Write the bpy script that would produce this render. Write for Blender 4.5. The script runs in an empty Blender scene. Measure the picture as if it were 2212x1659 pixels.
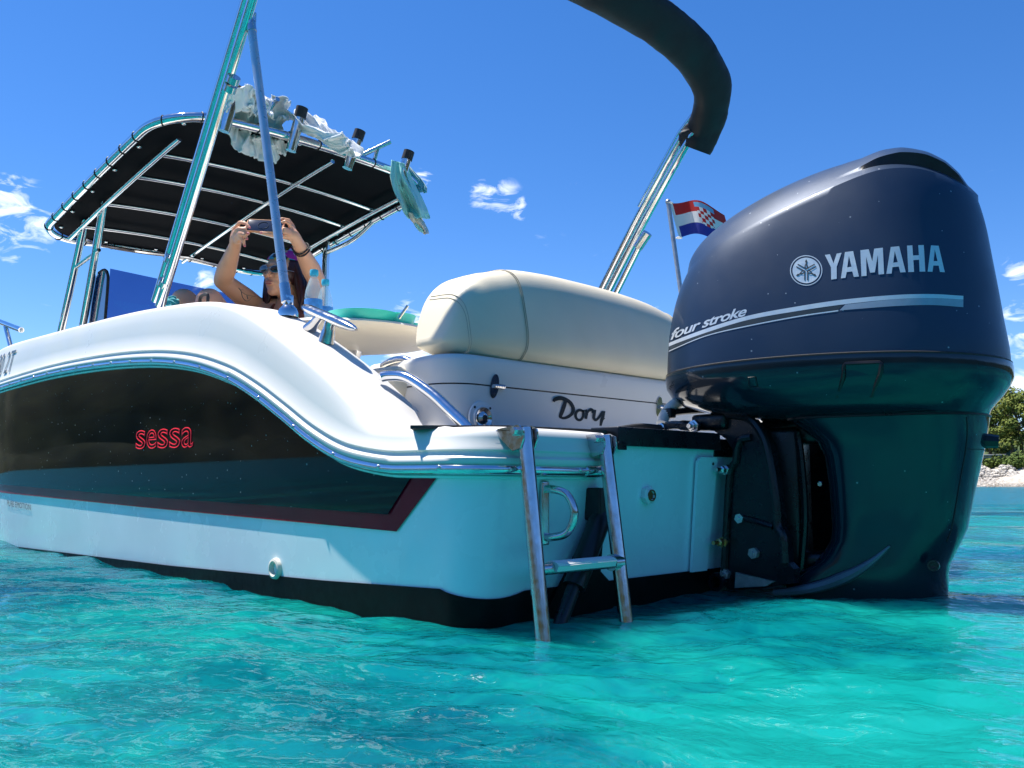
import bpy, bmesh, math, random
import numpy as np
from mathutils import Vector, Matrix, noise
from mathutils.bvhtree import BVHTree
R_ = math.radians
random.seed(7); rng = np.random.default_rng(7)
scene = bpy.context.scene
COL = scene.collection

# ------------------------------------------------------------------ camera
# world frame: X towards the bow, Y to port, Z up, origin at the transom on the water
F_, CX, CY = 1900.0, 1106.0, 829.5
TILT = math.atan(216.5 / F_)
CAM = np.array([-1.354, 2.2786, 0.30])
VIEW = np.array([0.71934, -0.69466, 0.0]); RIGHT = np.array([-0.69466, -0.71934, 0.0]); UP = np.array([0, 0, 1.0])
cd = bpy.data.cameras.new('camera'); cam = bpy.data.objects.new('camera', cd); COL.objects.link(cam)
cd.sensor_width = 36; cd.lens = 36 * F_ / 2212; cd.clip_start = 0.05; cd.clip_end = 3000
cam.location = CAM; cam.rotation_euler = (R_(90) + TILT, 0, math.atan2(-VIEW[0], VIEW[1]))
scene.camera = cam
def ray(x, y):
    cx, cz = (x - CX) / F_, -(y - CY) / F_
    ct, st = math.cos(TILT), math.sin(TILT)
    return RIGHT * cx + VIEW * (ct - cz * st) + UP * (st + cz * ct)
def PV(x, y, v): d = ray(x, y); return CAM + d * ((v - CAM[1]) / d[1])
def PU(x, y, u): d = ray(x, y); return CAM + d * ((u - CAM[0]) / d[0])
def PW(x, y, w): d = ray(x, y); return CAM + d * ((w - CAM[2]) / d[2])
def PD(x, y, dep): return CAM + ray(x, y) * dep
def PX(p):
    q = np.asarray(p, float) - CAM; ct, st = math.cos(TILT), math.sin(TILT)
    a, b, c = q @ RIGHT, q @ VIEW, q[2]; y = b * ct + c * st; z = -b * st + c * ct
    return CX + F_ * a / y, CY - F_ * z / y, y

# ------------------------------------------------------------------ world, sun, exposure
SUN_EL, SUN_SB = R_(68), R_(-22)
SUN = Vector((math.cos(SUN_EL) * math.cos(SUN_SB), -math.cos(SUN_EL) * math.sin(SUN_SB), math.sin(SUN_EL)))
wd = bpy.data.worlds.new('World'); scene.world = wd; wd.use_nodes = True
nt = wd.node_tree; nt.nodes.clear()
def N(t, k, **kw):
    n = t.nodes.new(k)
    for a, b in kw.items(): setattr(n, a, b)
    return n
def L(t, a, b): t.links.new(a, b)
def mathn(t, op, a=None, b=None, clamp=False):
    n = N(t, 'ShaderNodeMath', operation=op); n.use_clamp = clamp
    for i, q in enumerate((a, b)):
        if q is None: continue
        if isinstance(q, (int, float)): n.inputs[i].default_value = q
        else: L(t, q, n.inputs[i])
    return n.outputs[0]
sky = N(nt, 'ShaderNodeTexSky', sky_type='NISHITA'); sky.sun_disc = False
sky.sun_elevation = SUN_EL; sky.sun_rotation = math.atan2(SUN.x, SUN.y)
sky.altitude = 0; sky.air_density = 0.85; sky.dust_density = 0.1; sky.ozone_density = 3.5
hs = N(nt, 'ShaderNodeHueSaturation'); hs.inputs['Saturation'].default_value = 1.28; hs.inputs['Value'].default_value = 1.0
L(nt, sky.outputs[0], hs.inputs['Color'])
tc = N(nt, 'ShaderNodeTexCoord'); DIR = tc.outputs['Generated']
mp = N(nt, 'ShaderNodeMapping'); mp.inputs['Scale'].default_value = (1, 1, 2.4); L(nt, DIR, mp.inputs['Vector'])
def cnoise(scale, detail, rough, dist=0.0):
    n = N(nt, 'ShaderNodeTexNoise'); n.inputs['Scale'].default_value = scale; n.inputs['Detail'].default_value = detail
    n.inputs['Roughness'].default_value = rough; n.inputs['Distortion'].default_value = dist
    L(nt, mp.outputs[0], n.inputs['Vector']); return n.outputs[0]
n1 = cnoise(24, 12, 0.58, 1.1); n2 = cnoise(6.5, 6, 0.55)
# small fair-weather clouds: a few in the part of the sky in view, a sparse scatter low all round
blob = None
for (px, py, rad) in ((20, 445, 1.6), (60, 492, 1.4), (15, 528, 1.0), (1050, 420, 1.0), (1085, 432, 1.1), (1112, 448, .8), (915, 392, .7),
                      (2198, 585, .8), (2205, 690, 1.0), (2195, 740, .9), (2205, 830, .8), (890, 690, 1.4), (870, 760, 1.6), (445, 620, .9), (640, 690, 1.0),
                      (1380, 700, 1.3)):
    d = ray(px, py); d = d / np.linalg.norm(d)
    dp = N(nt, 'ShaderNodeVectorMath', operation='DOT_PRODUCT'); L(nt, DIR, dp.inputs[0]); dp.inputs[1].default_value = tuple(d)
    mr = N(nt, 'ShaderNodeMapRange', interpolation_type='SMOOTHSTEP'); L(nt, dp.outputs['Value'], mr.inputs[0])
    mr.inputs[1].default_value = math.cos(R_(rad * 1.5)); mr.inputs[2].default_value = math.cos(R_(rad * .25))
    blob = mr.outputs[0] if blob is None else mathn(nt, 'MAXIMUM', blob, mr.outputs[0])
sep = N(nt, 'ShaderNodeSeparateXYZ'); L(nt, DIR, sep.inputs[0])
low = N(nt, 'ShaderNodeMapRange'); L(nt, sep.outputs[2], low.inputs[0]); low.inputs[1].default_value = .40; low.inputs[2].default_value = .10
gen = mathn(nt, 'MULTIPLY', mathn(nt, 'MULTIPLY', mathn(nt, 'SUBTRACT', n2, .56), 7.0, True), low.outputs[0], True)
msk = mathn(nt, 'MAXIMUM', blob, gen)
dens = mathn(nt, 'MULTIPLY', mathn(nt, 'SUBTRACT', mathn(nt, 'ADD', n1, mathn(nt, 'MULTIPLY', msk, .22)), .645), 5.0, True)
dens = mathn(nt, 'MULTIPLY', mathn(nt, 'MULTIPLY', dens, msk, True), .85)
mixc = N(nt, 'ShaderNodeMix', data_type='RGBA'); L(nt, dens, mixc.inputs[0]); tn = N(nt, 'ShaderNodeVectorMath', operation='MULTIPLY'); L(nt, hs.outputs[0], tn.inputs[0]); tn.inputs[1].default_value = (.93, .90, 1.03); L(nt, tn.outputs[0], mixc.inputs[6])
mixc.inputs[7].default_value = (8.2, 8.6, 9.2, 1)
bg = N(nt, 'ShaderNodeBackground'); bg.inputs[1].default_value = 0.086
wo = N(nt, 'ShaderNodeOutputWorld'); L(nt, mixc.outputs[2], bg.inputs[0]); L(nt, bg.outputs[0], wo.inputs[0])
sd = bpy.data.lights.new('sun', 'SUN'); sd.energy = 4.2; sd.angle = R_(0.53); sd.color = (1.0, 0.955, 0.89)
so = bpy.data.objects.new('sun', sd); COL.objects.link(so); so.rotation_euler = SUN.to_track_quat('Z', 'Y').to_euler()
vs = scene.view_settings; vs.view_transform = 'Standard'; vs.look = 'None'; vs.exposure = 1.12; vs.gamma = 1.0; vs.use_curve_mapping = False
scene.render.engine = 'CYCLES'
cy = scene.cycles; cy.use_denoising = True; cy.max_bounces = 8; cy.transparent_max_bounces = 12; cy.caustics_reflective = False; cy.caustics_refractive = False
cy.sample_clamp_indirect = 6.0

# ------------------------------------------------------------------ materials
MATS = {}
def mat(name, col, rough=.5, metal=0.0, var=.08, vscale=6.0, bump=0.0, bscale=60.0, coat=0.0, spec=.5, trans=0.0, ior=1.45, alpha=1.0, rvar=.25, speck=None, sss=0.0, sheen=0.0):
    m = bpy.data.materials.new(name); m.use_nodes = True; t = m.node_tree; b = t.nodes['Principled BSDF']
    co = N(t, 'ShaderNodeTexCoord').outputs['Object']
    nz = N(t, 'ShaderNodeTexNoise'); nz.inputs['Scale'].default_value = vscale; nz.inputs['Detail'].default_value = 6; L(t, co, nz.inputs['Vector'])
    mr = N(t, 'ShaderNodeMapRange'); L(t, nz.outputs[0], mr.inputs[0]); mr.inputs[1].default_value = .3; mr.inputs[2].default_value = .7
    mr.inputs[3].default_value = 1 - var; mr.inputs[4].default_value = 1 + var
    mx = N(t, 'ShaderNodeVectorMath', operation='SCALE'); mx.inputs[0].default_value = col; L(t, mr.outputs[0], mx.inputs['Scale'])
    cout = mx.outputs[0]
    if speck:   # dried salt spots: (size scale, radius, colour, strength)
        sc, rad, scol, st = speck
        vo = N(t, 'ShaderNodeTexVoronoi'); vo.inputs['Scale'].default_value = sc; L(t, co, vo.inputs['Vector'])
        sp = N(t, 'ShaderNodeSeparateColor'); L(t, vo.outputs['Color'], sp.inputs[0])
        rr = mathn(t, 'MULTIPLY', mathn(t, 'POWER', sp.outputs[0], 4.0), rad)
        hit = mathn(t, 'MULTIPLY', mathn(t, 'LESS_THAN', vo.outputs['Distance'], rr), st)
        mm = N(t, 'ShaderNodeMix', data_type='RGBA'); L(t, hit, mm.inputs[0]); L(t, cout, mm.inputs[6]); mm.inputs[7].default_value = (*scol, 1); cout = mm.outputs[2]
    L(t, cout, b.inputs['Base Color'])
    n2 = N(t, 'ShaderNodeTexNoise'); n2.inputs['Scale'].default_value = vscale * 2.3; n2.inputs['Detail'].default_value = 8; L(t, co, n2.inputs['Vector'])
    m2 = N(t, 'ShaderNodeMapRange'); L(t, n2.outputs[0], m2.inputs[0]); m2.inputs[1].default_value = .3; m2.inputs[2].default_value = .7
    m2.inputs[3].default_value = rough * (1 - rvar); m2.inputs[4].default_value = min(1, rough * (1 + rvar)); L(t, m2.outputs[0], b.inputs['Roughness'])
    b.inputs['Metallic'].default_value = metal; b.inputs['Coat Weight'].default_value = coat; b.inputs['Coat Roughness'].default_value = .04
    b.inputs['Specular IOR Level'].default_value = spec; b.inputs['Transmission Weight'].default_value = trans; b.inputs['IOR'].default_value = ior; b.inputs['Alpha'].default_value = alpha
    b.inputs['Sheen Weight'].default_value = sheen
    if sss: b.inputs['Subsurface Weight'].default_value = sss; b.inputs['Subsurface Radius'].default_value = (.012, .004, .002); b.inputs['Subsurface Scale'].default_value = 1.0
    if bump:
        n3 = N(t, 'ShaderNodeTexNoise'); n3.inputs['Scale'].default_value = bscale; n3.inputs['Detail'].default_value = 4; L(t, co, n3.inputs['Vector'])
        bp = N(t, 'ShaderNodeBump'); bp.inputs['Strength'].default_value = bump; bp.inputs['Distance'].default_value = .004; L(t, n3.outputs[0], bp.inputs['Height']); L(t, bp.outputs[0], b.inputs['Normal'])
    MATS[name] = m; return m
mat('deck_white', (.76, .735, .685), .34, var=.025, vscale=3, spec=.4)
mat('hull_blue', (.82, .92, .93), .25, var=.04, vscale=4, coat=.2)
mat('band_dark', (.003, .006, .008), .03, var=.2, spec=.35, speck=(60, .16, (.45, .45, .42), .8), rvar=.1)
mat('stripe_red', (.40, .004, .018), .15, var=.1, spec=.25)
mat('boot_black', (.003, .005, .006), .4, var=.3, vscale=18, bump=.15, bscale=40, spec=.10)
mat('steel', (.72, .73, .74), .10, metal=1, var=.06, vscale=14, rvar=.5)
mat('steel_worn', (.58, .58, .585), .17, metal=1, var=.08, vscale=30, rvar=.5)
mat('zinc', (.42, .44, .46), .45, metal=.8, var=.2, vscale=40)
mat('brass', (.55, .40, .18), .35, metal=1, var=.15, vscale=30)
mat('strut_blue', (.58, .59, .62), .32, metal=.7, var=.12, vscale=14, speck=(70, .2, (.6, .62, .65), .6))
mat('rust', (.22, .075, .02), .85, var=.35, vscale=25)
mat('black_plastic', (.010, .011, .013), .38, var=.15, vscale=20)
mat('rubber', (.016, .016, .017), .6, var=.15, vscale=20)
mat('canvas_black', (.0040, .0048, .0075), .8, var=.02, vscale=5, spec=.08, rvar=0)
mat('canvas_cover', (.0065, .0085, .014), .55, var=.15, vscale=4, spec=.35, bump=.3, bscale=30)
mat('vinyl_cream', (.74, .66, .50), .50, var=.05, vscale=5, bump=.12, bscale=260)
mat('vinyl_seam', (.42, .37, .28), .7, var=.1)
mat('mat_grey', (.030, .028, .030), .8, var=.2, vscale=20)
mat('seam_dark', (.02, .02, .022), .6)
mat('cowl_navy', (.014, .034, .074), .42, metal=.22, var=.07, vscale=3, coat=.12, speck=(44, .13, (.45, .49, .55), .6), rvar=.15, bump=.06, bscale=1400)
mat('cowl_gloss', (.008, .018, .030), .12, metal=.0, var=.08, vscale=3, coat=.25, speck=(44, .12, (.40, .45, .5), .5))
mat('motor_black', (.006, .008, .012), .30, var=.2, vscale=14, speck=(150, .06, (.2, .24, .28), .5))
mat('silver', (.62, .66, .70), .38, metal=.35, var=.04, vscale=30)
mat('silver_dim', (.33, .37, .43), .4, metal=.35, var=.05, vscale=60)
mat('ridge_grey', (.12, .14, .17), .4, var=.15, vscale=20)  # lighter than the leg: the ledge's highlight is put into this grey
mat('slate', (.035, .045, .055), .35, var=.05)
mat('white_plastic', (.78, .78, .76), .4, var=.03)
mat('ink_black', (.006, .006, .008), .35)
mat('ink_red', (.95, .03, .05), .6, spec=.1)
mat('ink_grey', (.10, .13, .15), .5)
mat('skin', (.70, .37, .23), .42, var=.06, vscale=14, sss=.12, spec=.45)
mat('hair', (.035, .008, .010), .38, var=.4, vscale=50)
mat('lip', (.42, .12, .12), .35)
mat('nail', (.65, .18, .20), .25)
mat('bikini', (.17, .05, .028), .75, var=.12, vscale=40, bump=.2, bscale=400)
mat('lens_dark', (.01, .018, .028), .05, coat=1)
mat('phone_dark', (.012, .016, .028), .08, coat=.8)
mat('phone_case', (.65, .30, .14), .4)
mat('towel_white', (.82, .84, .85), .85, var=.04, sheen=.3)
mat('shirt_aqua', (.24, .66, .64), .8, var=.06, sheen=.3)
mat('shirt_teal', (.02, .30, .33), .8, var=.06, sheen=.3)
mat('shirt_cream', (.62, .60, .52), .8, var=.06)
mat('dish_turquoise', (.04, .60, .55), .35, var=.03)
mat('purple', (.25, .03, .25), .5)
mat('food', (.50, .20, .08), .6, var=.3, vscale=60)
mat('flag_red', (.55, .02, .02), .75, var=.05); mat('flag_white', (.80, .80, .80), .75, var=.03); mat('flag_blue', (.02, .035, .30), .75, var=.05); mat('flag_sky', (.15, .4, .65), .75)
mat('acrylic_blue', (.008, .028, .12), .04, var=.05, coat=1.0)
mat('cap_blue', (.06, .50, .68), .35); mat('label_blue', (.07, .25, .60), .5, var=.3, vscale=40)
mat('plastic_clear', (.60, .82, .90), .06, var=.01, alpha=.30)
mat('bark', (.10, .075, .055), .9, var=.3, vscale=8)
mat('stone', (.50, .46, .40), .9, var=.25, vscale=3); mat('stone_wall_grey', (.36, .35, .33), .9, var=.2, vscale=2)
# headscarf print
def scarf_mat():
    m = bpy.data.materials.new('scarf'); m.use_nodes = True; t = m.node_tree; b = t.nodes['Principled BSDF']
    co = N(t, 'ShaderNodeTexCoord').outputs['Object']
    vo = N(t, 'ShaderNodeTexVoronoi'); vo.inputs['Scale'].default_value = 34; L(t, co, vo.inputs['Vector'])
    sp = N(t, 'ShaderNodeSeparateColor'); L(t, vo.outputs['Color'], sp.inputs[0])
    cr = N(t, 'ShaderNodeValToRGB'); cr.color_ramp.interpolation = 'CONSTANT'
    for i, (p, c) in enumerate(((0, (.02, .30, .36)), (.28, (.50, .02, .25)), (.52, (.55, .45, .04)), (.70, (.02, .02, .03)), (.82, (.6, .6, .58)))):
        e = cr.color_ramp.elements[i] if i < 2 else cr.color_ramp.elements.new(p)
        e.position = p; e.color = (*c, 1)
    L(t, sp.outputs[0], cr.inputs[0]); L(t, cr.outputs[0], b.inputs['Base Color']); b.inputs['Roughness'].default_value = .8
    MATS['scarf'] = m
scarf_mat()
def foliage_mat(name, c1, c2, scale):
    m = bpy.data.materials.new(name); m.use_nodes = True; t = m.node_tree; b = t.nodes['Principled BSDF']
    co = N(t, 'ShaderNodeTexCoord').outputs['Object']
    nz = N(t, 'ShaderNodeTexNoise'); nz.inputs['Scale'].default_value = scale; nz.inputs['Detail'].default_value = 5; L(t, co, nz.inputs['Vector'])
    mr = N(t, 'ShaderNodeMapRange'); L(t, nz.outputs[0], mr.inputs[0]); mr.inputs[1].default_value = .35; mr.inputs[2].default_value = .65
    mx = N(t, 'ShaderNodeMix', data_type='RGBA'); L(t, mr.outputs[0], mx.inputs[0]); mx.inputs[6].default_value = (*c1, 1); mx.inputs[7].default_value = (*c2, 1)
    L(t, mx.outputs[2], b.inputs['Base Color']); b.inputs['Roughness'].default_value = .7; b.inputs['Specular IOR Level'].default_value = .1
    MATS[name] = m
foliage_mat('needles', (.085, .125, .025), (.20, .215, .045), .8)
foliage_mat('scrub', (.05, .085, .02), (.11, .15, .03), .8)

# ------------------------------------------------------------------ mesh helpers
class MB:
    def __init__(s): s.v = []; s.f = []; s.m = []
    def add(s, vs, fs, mi=0):
        o = len(s.v); s.v.extend([tuple(map(float, q)) for q in vs]); s.f.extend([tuple(i + o for i in f) for f in fs]); s.m.extend([mi] * len(fs)); return s
    def grid(s, rows, closed_u=False, closed_v=False, mi=0, flip=False):
        n, k = len(rows), len(rows[0]); vs = [p for r in rows for p in r]; fs = []
        for i in range(n if closed_u else n - 1):
            for j in range(k if closed_v else k - 1):
                a, b, c, d = i * k + j, i * k + (j + 1) % k, ((i + 1) % n) * k + (j + 1) % k, ((i + 1) % n) * k + j
                fs.append((a, d, c, b) if flip else (a, b, c, d))
        return s.add(vs, fs, mi)
    def tube(s, pts, r, n=10, cap=True, closed=False, mi=0, flat=1.0, upv=None):
        P = [Vector(p) for p in pts]; k = len(P); rs = [r] * k if isinstance(r, (int, float)) else list(r)
        T = []
        for i in range(k):
            a = P[(i - 1) % k] if (closed or i > 0) else P[i]; b = P[(i + 1) % k] if (closed or i < k - 1) else P[i]
            T.append((b - a).normalized())
        u = Vector(upv) if upv is not None else (Vector((0, 0, 1)) if abs(T[0].z) < .9 else Vector((1, 0, 0)))
        rings = []
        for i in range(k):
            if upv is None or i == 0: u = (u - T[i] * u.dot(T[i])).normalized()
            else: u = (Vector(upv) - T[i] * Vector(upv).dot(T[i])).normalized()
            w = T[i].cross(u)
            rings.append([P[i] + (u * math.cos(2 * math.pi * j / n) * flat + w * math.sin(2 * math.pi * j / n)) * rs[i] for j in range(n)])
        s.grid(rings, closed_u=closed, closed_v=True, mi=mi, flip=True)
        if cap and not closed:
            s.add(rings[0], [tuple(range(n))], mi); s.add(rings[-1], [tuple(reversed(range(n)))], mi)
        return s
    def lathe(s, prof, base, axis=(0, 0, 1), n=24, mi=0):
        ax = Vector(axis).normalized(); u = ax.orthogonal().normalized(); w = ax.cross(u); B = Vector(base)
        rings = [[B + ax * h + (u * math.cos(2 * math.pi * j / n) + w * math.sin(2 * math.pi * j / n)) * max(r, 1e-5) for j in range(n)] for (r, h) in prof]
        return s.grid(rings, closed_v=True, mi=mi, flip=True)
    def box(s, c, size, rot=None, bev=.0, mi=0):
        bm = bmesh.new(); bmesh.ops.create_cube(bm, size=1.0)
        bmesh.ops.scale(bm, vec=Vector(size), verts=bm.verts)
        if bev > 0: bmesh.ops.bevel(bm, geom=bm.edges[:], offset=bev, segments=3, profile=.6, affect='EDGES')
        M = Matrix.Translation(Vector(c)) @ (rot.to_4x4() if rot is not None else Matrix())
        bm.verts.ensure_lookup_table()
        vs = [M @ v.co for v in bm.verts]; fs = [tuple(v.index for v in f.verts) for f in bm.faces]; bm.free()
        return s.add(vs, fs, mi)
    def prism(s, loop, fn0, fn1, mi=0):
        # loop: 2-D outline; fn0, fn1 map it to the near and far face
        n = len(loop); a = [fn0(*p) for p in loop]; b = [fn1(*p) for p in loop]
        s.add(a + b, [tuple(range(n)), tuple(reversed(range(n, 2 * n)))] + [(i, i + n, (i + 1) % n + n, (i + 1) % n) for i in range(n)], mi); return s
    def ball(s, c, r, n=12, mi=0, rot=None):
        rx, ry, rz = (r, r, r) if isinstance(r, (int, float)) else r
        rows = []
        for i in range(n + 1):
            th = math.pi * i / n
            row = []
            for j in range(2 * n):
                ph = math.pi * j / n; q = Vector((rx * math.sin(th) * math.cos(ph), ry * math.sin(th) * math.sin(ph), rz * math.cos(th)))
                row.append((rot @ q if rot is not None else q) + Vector(c))
            rows.append(row)
        return s.grid(rows, closed_v=True, mi=mi)
    def mesh(s, name, mats, smooth=38):
        me = bpy.data.meshes.new(name); me.from_pydata(s.v, [], s.f)
        for m in ([mats] if isinstance(mats, str) else mats): me.materials.append(MATS[m] if isinstance(m, str) else m)
        me.polygons.foreach_set('material_index', s.m); me.update()
        bm = bmesh.new(); bm.from_mesh(me); bmesh.ops.remove_doubles(bm, verts=bm.verts, dist=1e-5); bmesh.ops.recalc_face_normals(bm, faces=bm.faces); bm.to_mesh(me); bm.free()
        if smooth:
            me.polygons.foreach_set('use_smooth', [True] * len(me.polygons)); me.set_sharp_from_angle(angle=R_(smooth))
        return me
    def build(s, name, mats, parent=None, smooth=38, local=False):
        # vertices are in world coordinates unless local; shift them into the parent's frame
        if parent is not None and not local:
            o = root_of(parent).matrix_basis.inverted(); s.v = [tuple(o @ Vector(q)) for q in s.v]
        ob = bpy.data.objects.new(name, s.mesh(name, mats, smooth)); COL.objects.link(ob)
        if parent is not None: ob.parent = parent
        return ob
def root_of(o):
    while o.parent is not None: o = o.parent
    return o
def thing(name, label, cat, loc=(0, 0, 0), rz=0.0, group=None):
    o = bpy.data.objects.new(name, None); o.empty_display_size = .05; COL.objects.link(o); o.location = loc; o.rotation_euler = (0, 0, rz)
    o.matrix_basis = Matrix.Translation(Vector(loc)) @ Matrix.Rotation(rz, 4, 'Z')
    return tag(o, label, cat, group)
def tag(o, label=None, cat=None, group=None, kind=None):
    if label: o['label'] = label
    if cat: o['category'] = cat
    if group: o['group'] = group
    if kind: o['kind'] = kind
    return o
def child(name, me, parent, M=None):
    o = bpy.data.objects.new(name, me); COL.objects.link(o); o.parent = parent
    if M is not None: o.matrix_local = M
    return o
def crv(pts, k=6, closed=False):
    P = [Vector(p) for p in pts]; n = len(P); out = []
    for i in range(n if closed else n - 1):
        a = P[(i - 1) % n] if (closed or i > 0) else P[0] * 2 - P[1]; b = P[i]; c = P[(i + 1) % n]; d = P[(i + 2) % n] if (closed or i + 2 < n) else P[-1] * 2 - P[-2]
        for j in range(k):
            t = j / k
            out.append(.5 * ((2 * b) + (c - a) * t + (2 * a - 5 * b + 4 * c - d) * t * t + (3 * b - a - 3 * c + d) * t ** 3))
    if not closed: out.append(P[-1])
    return out
def itp(x, tab):
    xs = [a for a, b in tab]; ys = [b for a, b in tab]; return float(np.interp(x, xs, ys))
def sitp(x, tab):
    # smooth (monotone-ish cubic) interpolation of a table
    xs = [a for a, b in tab]; ys = [b for a, b in tab]
    if x <= xs[0]: return ys[0]
    if x >= xs[-1]: return ys[-1]
    i = max(j for j in range(len(xs) - 1) if xs[j] <= x); h = xs[i + 1] - xs[i]; t = (x - xs[i]) / h
    def sl(j):
        if j == 0: return (ys[1] - ys[0]) / (xs[1] - xs[0])
        if j == len(xs) - 1: return (ys[-1] - ys[-2]) / (xs[-1] - xs[-2])
        return (ys[j + 1] - ys[j - 1]) / (xs[j + 1] - xs[j - 1])
    m0, m1 = sl(i) * h, sl(i + 1) * h
    return (2*t**3 - 3*t*t + 1) * ys[i] + (t**3 - 2*t*t + t) * m0 + (-2*t**3 + 3*t*t) * ys[i + 1] + (t**3 - t*t) * m1
def flat2d(curve_data):
    o = bpy.data.objects.new('t', curve_data); COL.objects.link(o)
    dg = bpy.context.evaluated_depsgraph_get(); dg.update(); me = o.evaluated_get(dg).to_mesh()
    vs = [(v.co.x, v.co.y) for v in me.vertices]; fs = [tuple(p.vertices) for p in me.polygons]
    o.evaluated_get(dg).to_mesh_clear(); bpy.data.objects.remove(o); bpy.data.curves.remove(curve_data); return vs, fs
def text2d(s, shear=0.0, offset=0.0, spacing=1.0):
    c = bpy.data.curves.new('t', 'FONT'); c.body = s; c.size = 1; c.shear = shear; c.offset = offset; c.space_character = spacing; c.resolution_u = 4
    return flat2d(c)
def fill2d(loops):
    c = bpy.data.curves.new('t', 'CURVE'); c.dimensions = '2D'; c.fill_mode = 'FRONT'
    for lp in loops:
        sp = c.splines.new('POLY'); sp.points.add(len(lp) - 1); sp.use_cyclic_u = True
        for p, q in zip(sp.points, lp): p.co = (q[0], q[1], 0, 1)
    return flat2d(c)
def ribbon(pts, w):
    # flat stroke of varying width through 2-D points
    P = [np.array(p, float) for p in pts]; ws = [w] * len(P) if isinstance(w, (int, float)) else w; a, b = [], []
    for i, p in enumerate(P):
        t = P[min(i + 1, len(P) - 1)] - P[max(i - 1, 0)]; t = t / (np.linalg.norm(t) + 1e-9); n = np.array([-t[1], t[0]])
        a.append(p + n * ws[i] / 2); b.append(p - n * ws[i] / 2)
    k = len(P); return a + b, [(i, i + 1, k + i + 1, k + i) for i in range(k - 1)]

def acrylic():
    m = bpy.data.materials.new('tinted_acrylic'); m.use_nodes = True; t = m.node_tree; t.nodes.clear()
    nz = N(t, 'ShaderNodeTexNoise'); nz.inputs['Scale'].default_value = 3; tr = N(t, 'ShaderNodeBsdfTransparent')
    cr = N(t, 'ShaderNodeMix', data_type='RGBA'); L(t, nz.outputs[0], cr.inputs[0]); cr.inputs[6].default_value = (.11, .17, .36, 1); cr.inputs[7].default_value = (.13, .20, .40, 1); L(t, cr.outputs[2], tr.inputs[0])
    gl = N(t, 'ShaderNodeBsdfGlossy'); gl.inputs['Roughness'].default_value = .03; fr = N(t, 'ShaderNodeFresnel'); fr.inputs[0].default_value = 1.45
    ms = N(t, 'ShaderNodeMixShader'); L(t, fr.outputs[0], ms.inputs[0]); L(t, tr.outputs[0], ms.inputs[1]); L(t, gl.outputs[0], ms.inputs[2])
    L(t, ms.outputs[0], N(t, 'ShaderNodeOutputMaterial').inputs[0]); MATS['acrylic_clear'] = m
acrylic()

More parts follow.
